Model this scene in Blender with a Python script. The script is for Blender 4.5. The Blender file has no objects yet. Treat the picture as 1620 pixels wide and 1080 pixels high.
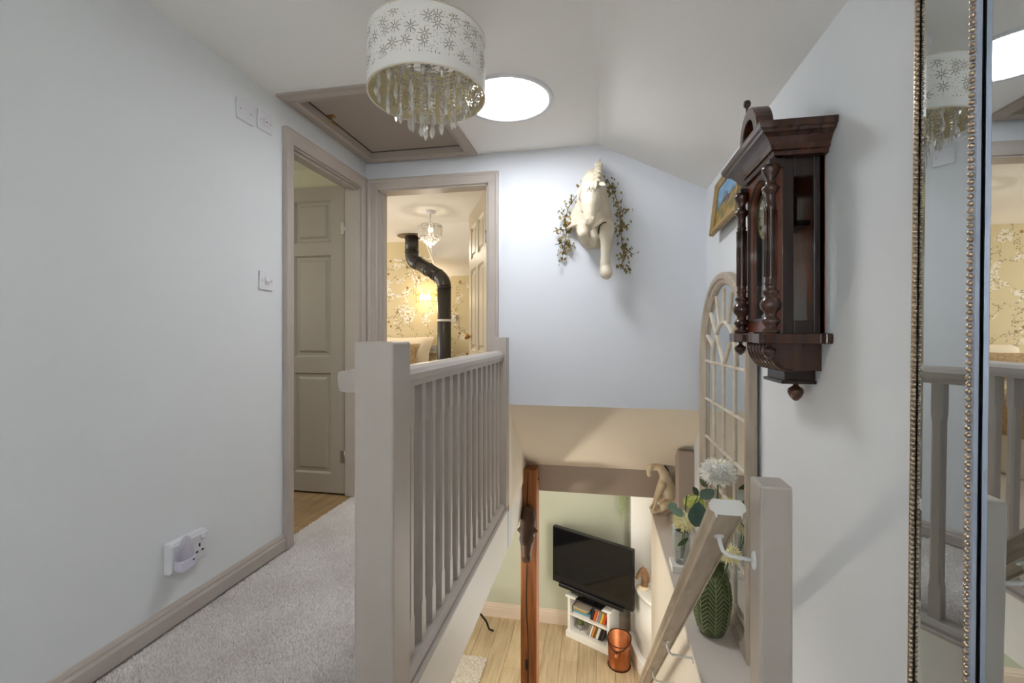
import bpy, bmesh, math, random
from mathutils import Vector, Matrix, Euler
random.seed(7)
R = math.radians
PI = math.pi
SC = bpy.context.scene
COL = SC.collection

# ------------------------------------------------------------------ camera
cam = bpy.data.cameras.new('camera')
cam.sensor_width = 36.0
cam.lens = 16.0
cam.shift_y = -12 / 1620
cam.clip_start = 0.02
camo = bpy.data.objects.new('camera', cam)
camo.location = (0, 0, 1.03)
camo.rotation_euler = (R(90), 0, R(10.85))
COL.objects.link(camo)
SC.camera = camo

# ------------------------------------------------------------------ world, lights, exposure
world = bpy.data.worlds.new('world')
SC.world = world
world.use_nodes = True
world.node_tree.nodes['Background'].inputs[0].default_value = (0.75, 0.85, 1.0, 1)
world.node_tree.nodes['Background'].inputs[1].default_value = 0.6
SC.view_settings.view_transform = 'Standard'
SC.view_settings.look = 'None'
SC.view_settings.gamma = 1
SC.view_settings.use_curve_mapping = False
SC.view_settings.exposure = 0.72


def area(name, loc, rot, sx, sy, power, color):
    l = bpy.data.lights.new(name, 'AREA')
    l.shape = 'RECTANGLE'
    l.size = sx
    l.size_y = sy
    l.energy = power
    l.color = color
    o = bpy.data.objects.new(name, l)
    o.location = loc
    o.rotation_euler = rot
    COL.objects.link(o)
    return o


TUNNEL = 21.0
# added cool fill from behind the camera, set in an invented window
area('landing_fill_light', (-0.55, -1.47, 1.25), (R(90), 0, R(180)), 1.0, 1.0, 76, (0.94, 0.975, 1.0))
# added fill at the bedroom's left wall, where no window is built
area('bedroom_fill_light', (-4.22, 4.0, 1.3), (0, R(-90), 0), 1.1, 1.0, 24, (1.0, 0.98, 0.95))
# daylight through the living-room window right of the stair wall
area('living_window_light', (0.62, 4.02, -1.25), (0, R(90), 0), 1.1, 0.8, 13, (1.0, 0.95, 0.87))
# added warm fill from the living room's left, with no door behind it
area('living_fill_light', (-4.0, 3.2, -1.3), (0, R(-90), 0), 1.6, 1.8, 46, (1.0, 0.95, 0.87))
# added fill inside the room behind the near door, no window there
area('side_room_fill_light', (-3.3, 1.5, 1.5), (0, R(-90), 0), 0.6, 0.8, 7, (1.0, 0.96, 0.85))

# ------------------------------------------------------------------ materials


def lin(c):
    return tuple(((x / 255) / 12.92 if x / 255 <= 0.04045 else ((x / 255 + 0.055) / 1.055) ** 2.4) for x in c) + (1,)


MATS = {}


def mat(name, rgb, rough=0.5, metal=0.0, bump=None, var=None, spec=0.5, trans=0.0, ior=1.45, emit=None, stretch=None, coat=0.0, sheen=0.0, island=0.0, randobj=0.0):
    m = bpy.data.materials.new(name)
    m.use_nodes = True
    nt = m.node_tree
    N, L = nt.nodes, nt.links
    b = N['Principled BSDF']
    c = lin(rgb)
    b.inputs['Base Color'].default_value = c
    b.inputs['Roughness'].default_value = rough
    b.inputs['Metallic'].default_value = metal
    b.inputs['Specular IOR Level'].default_value = spec
    b.inputs['IOR'].default_value = ior
    b.inputs['Transmission Weight'].default_value = trans
    b.inputs['Coat Weight'].default_value = coat
    b.inputs['Sheen Weight'].default_value = sheen
    if emit:
        b.inputs['Emission Color'].default_value = lin(emit[0])
        b.inputs['Emission Strength'].default_value = emit[1]
    vec = None
    if bump or var:
        tc = N.new('ShaderNodeTexCoord')
        mp = N.new('ShaderNodeMapping')
        if stretch:
            mp.inputs['Scale'].default_value = stretch
        L.new(tc.outputs['Object'], mp.inputs['Vector'])
        vec = mp.outputs['Vector']
    col = None
    if var:
        nz = N.new('ShaderNodeTexNoise')
        nz.inputs['Scale'].default_value = var[0]
        nz.inputs['Detail'].default_value = 6
        L.new(vec, nz.inputs['Vector'])
        rp = N.new('ShaderNodeValToRGB')
        rp.color_ramp.elements[0].position = 0.3
        rp.color_ramp.elements[1].position = 0.7
        rp.color_ramp.elements[0].color = lin(var[1])
        rp.color_ramp.elements[1].color = c
        L.new(nz.outputs['Fac'], rp.inputs['Fac'])
        col = rp.outputs['Color']
        L.new(col, b.inputs['Base Color'])
    if island or randobj:
        if island:
            g = N.new('ShaderNodeNewGeometry')
            src = g.outputs['Random Per Island']
            amt = island
        else:
            g = N.new('ShaderNodeObjectInfo')
            src = g.outputs['Random']
            amt = randobj
        mr = N.new('ShaderNodeMapRange')
        mr.inputs['To Min'].default_value = 1 - amt
        mr.inputs['To Max'].default_value = 1 + amt * 0.6
        L.new(src, mr.inputs['Value'])
        hs = N.new('ShaderNodeHueSaturation')
        L.new(mr.outputs['Result'], hs.inputs['Value'])
        if col:
            L.new(col, hs.inputs['Color'])
        else:
            hs.inputs['Color'].default_value = c
        L.new(hs.outputs['Color'], b.inputs['Base Color'])
    if bump:
        nb = N.new('ShaderNodeTexNoise')
        nb.inputs['Scale'].default_value = bump[0]
        nb.inputs['Detail'].default_value = 5
        L.new(vec, nb.inputs['Vector'])
        bp = N.new('ShaderNodeBump')
        bp.inputs['Strength'].default_value = bump[1]
        bp.inputs['Distance'].default_value = bump[2] if len(bump) > 2 else 0.002
        L.new(nb.outputs['Fac'], bp.inputs['Height'])
        L.new(bp.outputs['Normal'], b.inputs['Normal'])
    MATS[name] = m
    return m


wall_w = mat('wall_paint', (226, 229, 231), 0.85, bump=(60, 0.25, 0.001), var=(1.3, (221, 224, 226)))
wall_far_m = mat('wall_far_paint', (224, 227, 233), 0.85, bump=(60, 0.25, 0.001), var=(1.3, (220, 223, 229)))
ceil_m = mat('ceiling_paint', (243, 242, 240), 0.9, bump=(30, 0.3, 0.001), var=(1.1, (239, 238, 235)))
cream_wall = mat('cream_paint', (234, 224, 208), 0.85, bump=(50, 0.25, 0.001), var=(1.5, (229, 219, 202)))
taupe = mat('taupe_trim', (184, 175, 167), 0.45, bump=(25, 0.15, 0.001), var=(6, (178, 168, 160)))
taupe_dark = mat('taupe_panel', (172, 161, 151), 0.55, bump=(35, 0.2, 0.001))
taupe_beam = mat('beam_paint', (172, 157, 144), 0.6, bump=(35, 0.2, 0.001))
baluster_m = mat('balustrade_paint', (182, 174, 166), 0.36, bump=(22, 0.18, 0.001), var=(5, (175, 166, 158)))
string_m = mat('string_board_paint', (242, 241, 237), 0.35, bump=(14, 0.5, 0.002), var=(4, (236, 235, 229)), stretch=(1, 0.25, 1.5))
door_m = mat('door_paint', (168, 160, 150), 0.45, bump=(40, 0.12, 0.001))
door2_m = mat('bedroom_door_paint', (196, 180, 150), 0.45)
white_pl = mat('white_plastic', (222, 222, 226), 0.3)
green_wall = mat('sage_paint', (190, 192, 172), 0.85, bump=(50, 0.2, 0.001), var=(1.2, (185, 187, 167)))
side_wall = mat('side_room_paint', (206, 202, 180), 0.85)
white_gloss = mat('white_gloss', (238, 235, 228), 0.35)
brass = mat('brass', (190, 150, 80), 0.3, 1.0)
steel = mat('steel', (190, 188, 184), 0.3, 1.0)
black_m = mat('black_hole', (14, 13, 12), 0.6)
dark_gap = mat('dark_gap', (28, 24, 20), 0.9)
gold_flue = mat('flue_enamel', (50, 46, 42), 0.34, spec=0.5)
mirror_m = mat('mirror_glass', (214, 219, 221), 0.015, 1.0)
clockwood = mat('clock_walnut', (78, 44, 28), 0.25, bump=(60, 0.2, 0.001), var=(7, (44, 24, 16)), stretch=(6, 6, 0.8), coat=0.4)
clockwood_d = mat('clock_walnut_dark', (44, 26, 21), 0.32, bump=(60, 0.2, 0.001), var=(8, (26, 16, 14)), stretch=(6, 6, 0.8), coat=0.2)
clockred = mat('clock_mahogany', (122, 62, 34), 0.3, var=(7, (92, 42, 24)), stretch=(6, 6, 0.8), coat=0.4)
dial_m = mat('dial_enamel', (222, 220, 190), 0.35)
plaster = mat('cream_resin', (226, 216, 196), 0.5, bump=(45, 0.35, 0.002), var=(9, (206, 192, 166)))
statue_m = mat('statue_resin', (234, 218, 190), 0.55, bump=(50, 0.4, 0.002), var=(14, (204, 182, 148)))
oak_dark = mat('oak_post', (160, 98, 46), 0.6, bump=(30, 0.5, 0.003), var=(6, (112, 64, 28)), stretch=(7, 7, 0.5))
mask_m = mat('carved_wood', (84, 58, 40), 0.5, bump=(30, 0.6, 0.004), var=(14, (40, 27, 20)), spec=.3)
plank_m = mat('oak_plank', (204, 184, 150), 0.5, bump=(20, 0.25, 0.001), var=(5, (180, 156, 120)), stretch=(7, 0.6, 1), randobj=0.13)
plank2_m = mat('oak_plank_warm', (176, 148, 112), 0.45, bump=(20, 0.25, 0.001), var=(5, (142, 114, 80)), stretch=(7, 0.6, 1), randobj=0.13)
carpet_m = mat('carpet_pile', (240, 234, 229), 0.95, island=0.14, var=(3.2, (214, 206, 199)))
carpet_b = mat('carpet_backing', (222, 215, 209), 0.95, bump=(300, 1.0, 0.004), var=(6, (206, 198, 191)))
rug_m = mat('rug_loops', (214, 206, 192), 0.95, island=0.28)
tv_m = mat('tv_casing', (16, 16, 18), 0.25)
screen_m = mat('tv_screen', (10, 10, 11), 0.06)
copper = mat('copper', (190, 124, 82), 0.42, 1.0, bump=(24, 0.4, 0.004), var=(10, (170, 100, 62)))
leaf_dry = mat('dry_leaf', (148, 130, 78), 0.6, island=0.3)
stem_dry = mat('dry_stem', (70, 52, 36), 0.7)
leaf_blue = mat('eucalyptus_leaf', (98, 126, 116), 0.5, var=(12, (70, 98, 88)))
leaf_pale = mat('pale_leaf', (150, 178, 162), 0.5)
leaf_green = mat('green_leaf', (70, 92, 52), 0.5)
petal_w = mat('white_petal', (252, 250, 242), 0.7, island=0.08)
petal_y = mat('yellow_centre', (234, 222, 120), 0.7, island=0.1)
petal_c = mat('cream_petal', (242, 234, 186), 0.7, island=0.1)
hydr_m = mat('lime_floret', (200, 206, 112), 0.7, island=0.16)
mir_frame = mat('limed_wood', (184, 172, 156), 0.6, bump=(40, 0.35, 0.002), var=(10, (160, 146, 128)), stretch=(4, 4, 0.6))
mir_bar = mat('limed_bar', (214, 204, 188), 0.55, var=(12, (190, 176, 156)))
bead_m = mat('champagne_bead', (176, 158, 138), 0.28, 1.0)
silver_edge = mat('silver_edge', (186, 194, 212), 0.5, 0.6)
frame_gold = mat('gilt_frame', (172, 146, 96), 0.5, 0.15, bump=(60, 0.4, 0.002), var=(20, (142, 114, 66)), stretch=(1, 1, 6))
rail_m = mat('handrail_wax', (186, 172, 152), 0.38, bump=(30, 0.3, 0.001), var=(9, (158, 142, 120)), stretch=(5, 1, 1))
rail_end = mat('handrail_end_paint', (222, 220, 214), 0.5, bump=(40, 0.3, 0.001))
bracket_m = mat('white_bracket', (228, 228, 226), 0.35)
iron = mat('black_iron', (38, 32, 28), 0.5, 0.6)
fabric_w = mat('pillow_cotton', (230, 218, 196), 0.9, bump=(40, 0.3, 0.004))
fabric_b = mat('beige_knit', (196, 172, 136), 0.95, bump=(70, 0.9, 0.01), var=(40, (160, 134, 98)))
bedbase_m = mat('bed_base', (226, 220, 208), 0.7)
shade_in = None


def pane_mat(name, tint, gloss=0.12, rough=0.02):
    m = bpy.data.materials.new(name)
    m.use_nodes = True
    N, L = m.node_tree.nodes, m.node_tree.links
    N.remove(N['Principled BSDF'])
    t = N.new('ShaderNodeBsdfTransparent')
    t.inputs['Color'].default_value = lin(tint)
    g = N.new('ShaderNodeBsdfGlossy')
    g.inputs['Roughness'].default_value = rough
    lw = N.new('ShaderNodeLayerWeight')
    f = N.new('ShaderNodeMath')
    f.operation = 'POWER'
    f.inputs[1].default_value = 4.5
    L.new(lw.outputs['Facing'], f.inputs[0])
    ad = N.new('ShaderNodeMath')
    ad.operation = 'ADD'
    ad.use_clamp = True
    ad.inputs[1].default_value = gloss
    L.new(f.outputs[0], ad.inputs[0])
    mx = N.new('ShaderNodeMixShader')
    L.new(ad.outputs[0], mx.inputs[0])
    L.new(t.outputs[0], mx.inputs[1])
    L.new(g.outputs[0], mx.inputs[2])
    L.new(mx.outputs[0], N['Material Output'].inputs[0])
    return m


pane_m = pane_mat('clear_pane', (246, 248, 246), 0.0)
front_pane = pane_mat('front_pane', (244, 247, 246), 0.05)
crystal_m = pane_mat('crystal', (236, 234, 228), 0.28, 0.04)


def milky(m, rgb, fac):
    N, L = m.node_tree.nodes, m.node_tree.links
    out = N['Material Output']
    src = out.inputs[0].links[0].from_socket
    d = N.new('ShaderNodeBsdfDiffuse'); d.inputs[0].default_value = lin(rgb)
    t = N.new('ShaderNodeBsdfTranslucent'); t.inputs[0].default_value = lin(rgb)
    a = N.new('ShaderNodeMixShader'); L.new(d.outputs[0], a.inputs[1]); L.new(t.outputs[0], a.inputs[2])
    b = N.new('ShaderNodeMixShader'); b.inputs[0].default_value = fac
    L.new(src, b.inputs[1]); L.new(a.outputs[0], b.inputs[2]); L.new(b.outputs[0], out.inputs[0])
    return m


milky(crystal_m, (252, 250, 246), 0.36)
glass_c = milky(pane_mat('clear_glass', (240, 243, 243), 0.12), (240, 243, 244), 0.14)
glass_g = mat('green_glass', (112, 124, 84), 0.1, trans=0.35, ior=1.35, var=(9, (78, 92, 54)))
glass_v = mat('green_glass_relief', (142, 152, 112), 0.1, trans=0.2, ior=1.3)
sconce_m = pane_mat('sconce_crystal', (252, 246, 232), 0.12, 0.05)
nightlight_m = milky(pane_mat('frosted_dome', (236, 234, 240), 0.1, 0.2), (236, 234, 242), 0.45)


def wallpaper():
    m = bpy.data.materials.new('blossom_wallpaper')
    m.use_nodes = True
    N, L = m.node_tree.nodes, m.node_tree.links
    b = N['Principled BSDF']
    b.inputs['Roughness'].default_value = 0.6
    tc = N.new('ShaderNodeTexCoord')
    mp = N.new('ShaderNodeMapping')
    mp.inputs['Rotation'].default_value = (R(90), 0, 0)
    L.new(tc.outputs['Object'], mp.inputs['Vector'])
    # use only x,z of object space: fold y away
    sx = N.new('ShaderNodeSeparateXYZ')
    L.new(tc.outputs['Object'], sx.inputs[0])
    cb = N.new('ShaderNodeCombineXYZ')
    add = N.new('ShaderNodeMath'); add.operation = 'ADD'
    L.new(sx.outputs[0], add.inputs[0]); L.new(sx.outputs[1], add.inputs[1])
    L.new(add.outputs[0], cb.inputs[0]); L.new(sx.outputs[2], cb.inputs[1])
    V = cb.outputs[0]

    def M(op, a, bb=None, clamp=False):
        n = N.new('ShaderNodeMath'); n.operation = op; n.use_clamp = clamp
        for i, q in enumerate((a, bb)):
            if q is None: continue
            if isinstance(q, (int, float)): n.inputs[i].default_value = q
            else: L.new(q, n.inputs[i])
        return n.outputs[0]

    def noise(scale, det=2, off=0):
        n = N.new('ShaderNodeTexNoise'); n.inputs['Scale'].default_value = scale; n.inputs['Detail'].default_value = det
        v = N.new('ShaderNodeVectorMath'); v.operation = 'ADD'; v.inputs[1].default_value = (off, off * 1.7, off)
        L.new(V, v.inputs[0]); L.new(v.outputs[0], n.inputs['Vector'])
        return n.outputs['Fac']

    def vor(scale, off=0):
        n = N.new('ShaderNodeTexVoronoi'); n.voronoi_dimensions = '2D'; n.inputs['Scale'].default_value = scale
        v = N.new('ShaderNodeVectorMath'); v.operation = 'ADD'; v.inputs[1].default_value = (off, off * 1.3, 0)
        L.new(V, v.inputs[0]); L.new(v.outputs[0], n.inputs['Vector'])
        return n.outputs['Distance'], n.outputs['Color']

    contour = M('ABSOLUTE', M('SUBTRACT', noise(2.6, 2), 0.5))
    branch = M('LESS_THAN', contour, 0.003)
    near = M('LESS_THAN', contour, 0.05)
    clump = M('GREATER_THAN', noise(6.5, 1, 9.0), 0.52)
    zone = M('MULTIPLY', near, clump)
    d1, c1 = vor(34)
    flower = M('MULTIPLY', M('LESS_THAN', d1, 0.40), zone)
    heart = M('MULTIPLY', M('LESS_THAN', d1, 0.12), flower)
    d2, c2 = vor(44, 3.3)
    s2 = N.new('ShaderNodeSeparateColor'); L.new(c2, s2.inputs[0])
    leaf = M('MULTIPLY', M('MULTIPLY', M('LESS_THAN', d2, 0.27), M('GREATER_THAN', s2.outputs[0], 0.62)), near)
    d3, c3 = vor(4.2, 7.7)
    s3 = N.new('ShaderNodeSeparateColor'); L.new(c3, s3.inputs[0])
    bird = M('MULTIPLY', M('LESS_THAN', d3, 0.065), M('GREATER_THAN', s3.outputs[0], 0.45))

    def mix(fac, a, bcol):
        n = N.new('ShaderNodeMix'); n.data_type = 'RGBA'
        L.new(fac, n.inputs[0])
        if isinstance(a, tuple): n.inputs[6].default_value = a
        else: L.new(a, n.inputs[6])
        n.inputs[7].default_value = bcol
        return n.outputs[2]
    c = mix(branch, lin((212, 196, 154)), lin((168, 150, 112)))
    c = mix(leaf, c, lin((108, 96, 78)))
    c = mix(flower, c, lin((244, 238, 226)))
    c = mix(heart, c, lin((150, 120, 96)))
    c = mix(bird, c, lin((150, 116, 62)))
    L.new(c, b.inputs['Base Color'])
    return m


paper_m = wallpaper()


def shade_material(name, rgb, tlf, hole_rgb, hole_fac):
    m = bpy.data.materials.new(name)
    m.use_nodes = True
    N, L = m.node_tree.nodes, m.node_tree.links
    b = N['Principled BSDF']
    b.inputs['Base Color'].default_value = lin(rgb)
    b.inputs['Roughness'].default_value = 0.7
    tc = N.new('ShaderNodeTexCoord')
    uv = tc.outputs['UV']

    def M(op, a, bb=None, cc=None):
        n = N.new('ShaderNodeMath'); n.operation = op
        for i, q in enumerate((a, bb, cc)):
            if q is None: continue
            if isinstance(q, (int, float)): n.inputs[i].default_value = q
            else: L.new(q, n.inputs[i])
        return n.outputs[0]

    def layer(scale, rnd, r0, r1, prob, petals, width):
        vo = N.new('ShaderNodeTexVoronoi'); vo.voronoi_dimensions = '2D'
        vo.inputs['Scale'].default_value = scale; vo.inputs['Randomness'].default_value = rnd
        L.new(uv, vo.inputs['Vector'])
        sc = N.new('ShaderNodeVectorMath'); sc.operation = 'SCALE'; sc.inputs['Scale'].default_value = scale
        L.new(uv, sc.inputs[0])
        ps = N.new('ShaderNodeVectorMath'); ps.operation = 'SCALE'; ps.inputs['Scale'].default_value = scale
        L.new(vo.outputs['Position'], ps.inputs[0])
        sb = N.new('ShaderNodeVectorMath'); sb.operation = 'SUBTRACT'
        L.new(sc.outputs[0], sb.inputs[0]); L.new(ps.outputs[0], sb.inputs[1])
        xy = N.new('ShaderNodeSeparateXYZ'); L.new(sb.outputs[0], xy.inputs[0])
        ang = M('ARCTAN2', xy.outputs[1], xy.outputs[0])
        r = vo.outputs['Distance']
        s = M('ABSOLUTE', M('SINE', M('MULTIPLY', ang, petals / 2)))
        cs = N.new('ShaderNodeSeparateColor'); L.new(vo.outputs['Color'], cs.inputs[0])
        mask = M('MULTIPLY', M('GREATER_THAN', r, r0), M('LESS_THAN', r, r1))
        mask = M('MULTIPLY', mask, M('LESS_THAN', M('MULTIPLY', s, r), width))
        mask = M('MULTIPLY', mask, M('GREATER_THAN', cs.outputs[0], 1 - prob))
        return mask
    a = layer(23.5, 0.85, 0.09, 0.46, 0.74, 8, 0.10)
    vo = N.new('ShaderNodeTexVoronoi'); vo.voronoi_dimensions = '2D'; vo.inputs['Scale'].default_value = 165
    L.new(uv, vo.inputs['Vector'])
    cs = N.new('ShaderNodeSeparateColor'); L.new(vo.outputs['Color'], cs.inputs[0])
    dots = M('MULTIPLY', M('LESS_THAN', vo.outputs['Distance'], 0.22), M('GREATER_THAN', cs.outputs[1], 0.8))
    sp = N.new('ShaderNodeSeparateXYZ'); L.new(uv, sp.inputs[0])
    band = M('MULTIPLY', M('GREATER_THAN', sp.outputs[1], 0.032), M('LESS_THAN', sp.outputs[1], 0.163))
    hole = M('MULTIPLY', M('MAXIMUM', a, dots), band)
    t = N.new('ShaderNodeBsdfTransparent')
    tl = N.new('ShaderNodeBsdfTranslucent'); tl.inputs['Color'].default_value = lin((240, 226, 196))
    mx0 = N.new('ShaderNodeMixShader'); mx0.inputs[0].default_value = tlf
    L.new(b.outputs[0], mx0.inputs[1]); L.new(tl.outputs[0], mx0.inputs[2])
    mx = N.new('ShaderNodeMixShader')
    df = N.new('ShaderNodeBsdfDiffuse'); df.inputs[0].default_value = lin(hole_rgb)
    mh = N.new('ShaderNodeMixShader'); mh.inputs[0].default_value = hole_fac
    L.new(t.outputs[0], mh.inputs[1]); L.new(df.outputs[0], mh.inputs[2])
    L.new(hole, mx.inputs[0]); L.new(mx0.outputs[0], mx.inputs[1]); L.new(mh.outputs[0], mx.inputs[2])
    L.new(mx.outputs[0], N['Material Output'].inputs[0])
    return m


shade_m = shade_material('cutout_shade', (253, 251, 246), .10, (130, 112, 80), .5)
lining_m = shade_material('gold_lining', (230, 218, 180), .1, (120, 100, 66), .3)


def emis(name, rgb, st):
    m = bpy.data.materials.new(name)
    m.use_nodes = True
    N, L = m.node_tree.nodes, m.node_tree.links
    N.remove(N['Principled BSDF'])
    e = N.new('ShaderNodeEmission')
    e.inputs[0].default_value = lin(rgb)
    e.inputs[1].default_value = st
    L.new(e.outputs[0], N['Material Output'].inputs[0])
    return m


tunnel_m = emis('tunnel_diffuser', (247, 250, 255), TUNNEL)
bulb_m = emis('lit_bulb', (255, 206, 130), 14)


def painting_mat():
    m = bpy.data.materials.new('oil_painting')
    m.use_nodes = True
    N, L = m.node_tree.nodes, m.node_tree.links
    b = N['Principled BSDF']
    b.inputs['Roughness'].default_value = 0.5
    tc = N.new('ShaderNodeTexCoord')
    sp = N.new('ShaderNodeSeparateXYZ'); L.new(tc.outputs['Object'], sp.inputs[0])
    nz = N.new('ShaderNodeTexNoise'); nz.inputs['Scale'].default_value = 14; nz.inputs['Detail'].default_value = 3
    L.new(tc.outputs['Object'], nz.inputs['Vector'])
    ad = N.new('ShaderNodeMath'); ad.operation = 'MULTIPLY_ADD'
    L.new(nz.outputs['Fac'], ad.inputs[0]); ad.inputs[1].default_value = 0.12; L.new(sp.outputs[2], ad.inputs[2])
    mr = N.new('ShaderNodeMapRange'); mr.inputs['From Min'].default_value = -0.06; mr.inputs['From Max'].default_value = 0.18
    L.new(ad.outputs[0], mr.inputs['Value'])
    rp = N.new('ShaderNodeValToRGB')
    el = rp.color_ramp.elements
    el[0].position = 0; el[0].color = lin((120, 98, 44))
    el[1].position = 1; el[1].color = lin((150, 182, 200))
    for p, c in ((0.14, (178, 138, 50)), (0.26, (92, 96, 40)), (0.36, (168, 130, 56)), (0.46, (88, 92, 52)), (0.52, (96, 122, 150)), (0.6, (128, 168, 196)), (0.8, (104, 150, 184))):
        e = el.new(p); e.color = lin(c)
    L.new(mr.outputs[0], rp.inputs[0])
    L.new(rp.outputs[0], b.inputs['Base Color'])
    return m


paint_m = painting_mat()

# ------------------------------------------------------------------ mesh helpers


class MB:
    def __init__(s):
        s.v = []; s.f = []; s.s = []

    def add(s, vs, fs, sm=False):
        o = len(s.v)
        s.v += [tuple(p) for p in vs]
        s.f += [tuple(i + o for i in f) for f in fs]
        s.s += [sm] * len(fs)
        return s

    def box(s, x0, x1, y0, y1, z0, z1):
        v = [(x, y, z) for z in (z0, z1) for y in (y0, y1) for x in (x0, x1)]
        return s.add(v, [(0, 2, 3, 1), (4, 5, 7, 6), (0, 1, 5, 4), (2, 6, 7, 3), (0, 4, 6, 2), (1, 3, 7, 5)])

    def prism(s, poly, axis, a0, a1, sm=False):
        # poly in the two other axes (cyclic order), extruded along axis
        n = len(poly)
        def mk(p, a):
            if axis == 'x': return (a, p[0], p[1])
            if axis == 'y': return (p[0], a, p[1])
            return (p[0], p[1], a)
        v = [mk(p, a0) for p in poly] + [mk(p, a1) for p in poly]
        s.add(v, [tuple(range(n))[::-1], tuple(range(n, 2 * n))])
        o = len(s.v) - 2 * n
        for i in range(n):
            j = (i + 1) % n
            s.f.append((o + i, o + j, o + n + j, o + n + i)); s.s.append(sm)
        return s

    def lathe(s, prof, c=(0, 0, 0), n=24, axis='z', sm=True, a0=0, a1=2 * PI, sx=1, sy=1):
        full = abs(a1 - a0 - 2 * PI) < 1e-6
        m = n if full else n + 1
        vs = []
        for r, h in prof:
            for i in range(m):
                a = a0 + (a1 - a0) * i / n
                x, y = r * math.cos(a) * sx, r * math.sin(a) * sy
                p = (x, y, h) if axis == 'z' else ((h, x, y) if axis == 'x' else (x, h, y))
                vs.append((p[0] + c[0], p[1] + c[1], p[2] + c[2]))
        fs = []
        for k in range(len(prof) - 1):
            for i in range(n):
                j = (i + 1) % m
                fs.append((k * m + i, k * m + j, (k + 1) * m + j, (k + 1) * m + i))
        s.add(vs, fs, sm)
        return s

    def tube(s, pts, rad, n=10, sm=True, cap=True, flat=1.0):
        pts = [Vector(p) for p in pts]
        if not isinstance(rad, (list, tuple)): rad = [rad] * len(pts)
        up = None
        vs = []
        for i, p in enumerate(pts):
            d = (pts[min(i + 1, len(pts) - 1)] - pts[max(i - 1, 0)]).normalized()
            if up is None:
                up = d.orthogonal().normalized()
            up = (up - d * up.dot(d))
            up = up.normalized() if up.length > 1e-6 else d.orthogonal().normalized()
            w = d.cross(up)
            for k in range(n):
                a = 2 * PI * k / n
                vs.append(p + up * (math.cos(a) * rad[i]) + w * (math.sin(a) * rad[i] * flat))
        fs = []
        for i in range(len(pts) - 1):
            for k in range(n):
                j = (k + 1) % n
                fs.append((i * n + k, i * n + j, (i + 1) * n + j, (i + 1) * n + k))
        if cap:
            fs.append(tuple(range(n))[::-1]); fs.append(tuple(range((len(pts) - 1) * n, len(pts) * n)))
        return s.add(vs, fs, sm)

    def ball(s, c, r, n=12, m=8, sc=(1, 1, 1), rot=None):
        vs = []; fs = []
        for i in range(m + 1):
            t = PI * i / m
            for k in range(n):
                a = 2 * PI * k / n
                p = Vector((math.sin(t) * math.cos(a) * r * sc[0], math.sin(t) * math.sin(a) * r * sc[1], math.cos(t) * r * sc[2]))
                if rot: p = rot @ p
                vs.append((p.x + c[0], p.y + c[1], p.z + c[2]))
        for i in range(m):
            for k in range(n):
                j = (k + 1) % n
                fs.append((i * n + k, (i + 1) * n + k, (i + 1) * n + j, i * n + j))
        return s.add(vs, fs, True)

    def limb(s, pts, rad, n=14):
        # rounded capsule chain for organic shapes
        s.tube(pts, rad, n)
        for p, r in zip(pts, rad): s.ball(p, r, n, 8)
        return s

    def sweep(s, prof, path, nrm, closed=False, sm=False):
        nrm = Vector(nrm); P = [Vector(p) for p in path]; n = len(P); m = len(prof)
        vs = []
        for i in range(n):
            ds = []
            if closed or i > 0: ds.append((P[i] - P[(i - 1) % n]).normalized())
            if closed or i < n - 1: ds.append((P[(i + 1) % n] - P[i]).normalized())
            ss = [nrm.cross(d) for d in ds]
            mt = ss[0] if len(ss) == 1 else (ss[0] + ss[1]) / (1 + ss[0].dot(ss[1]))
            for a, b in prof: vs.append(P[i] + mt * a + nrm * b)
        fs = []
        for i in range(n if closed else n - 1):
            j = (i + 1) % n
            for k in range(m):
                l = (k + 1) % m
                fs.append((i * m + k, i * m + l, j * m + l, j * m + k))
        if not closed:
            fs.append(tuple(range(m))[::-1]); fs.append(tuple(range((n - 1) * m, n * m)))
        return s.add(vs, fs, sm)

    def mesh(s, name, off=None):
        me = bpy.data.meshes.new(name)
        vs = s.v if off is None else [(x - off[0], y - off[1], z - off[2]) for x, y, z in s.v]
        me.from_pydata(vs, [], s.f)
        bm = bmesh.new(); bm.from_mesh(me)
        bmesh.ops.remove_doubles(bm, verts=bm.verts, dist=1e-6) if len(s.v) < 60000 else None
        if len(s.v) < 60000: bmesh.ops.recalc_face_normals(bm, faces=bm.faces)
        bm.to_mesh(me); bm.free()
        return me

    def build(s, name, m, parent=None, local=False, bevel=0, kind=None, smooth=None, sub=0, remesh=0, smoothit=0, origin=None):
        if parent is None:
            if origin is None:
                xs = [p[0] for p in s.v]; ys = [p[1] for p in s.v]; zs = [p[2] for p in s.v]
                origin = ((min(xs) + max(xs)) / 2, (min(ys) + max(ys)) / 2, min(zs))
            off = origin
        elif local: off = None
        else:
            off = None
        me = bpy.data.meshes.new(name)
        if parent is not None and not local:
            inv = wm(parent).inverted()
            vs = [inv @ Vector(p) for p in s.v]
        elif off is not None:
            vs = [(x - off[0], y - off[1], z - off[2]) for x, y, z in s.v]
        else: vs = s.v
        me.from_pydata([tuple(p) for p in vs], [], s.f)
        me.polygons.foreach_set('use_smooth', s.s if smooth is None else [smooth] * len(s.f))
        if len(s.v) < 60000:
            bm = bmesh.new(); bm.from_mesh(me)
            bmesh.ops.recalc_face_normals(bm, faces=bm.faces)
            bm.to_mesh(me); bm.free()
        me.materials.append(m)
        o = bpy.data.objects.new(name, me)
        COL.objects.link(o)
        if parent is not None: o.parent = parent
        elif off is not None: o.location = off
        if remesh:
            q = o.modifiers.new('remesh', 'REMESH'); q.mode = 'VOXEL'; q.voxel_size = remesh; q.use_smooth_shade = True
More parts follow.
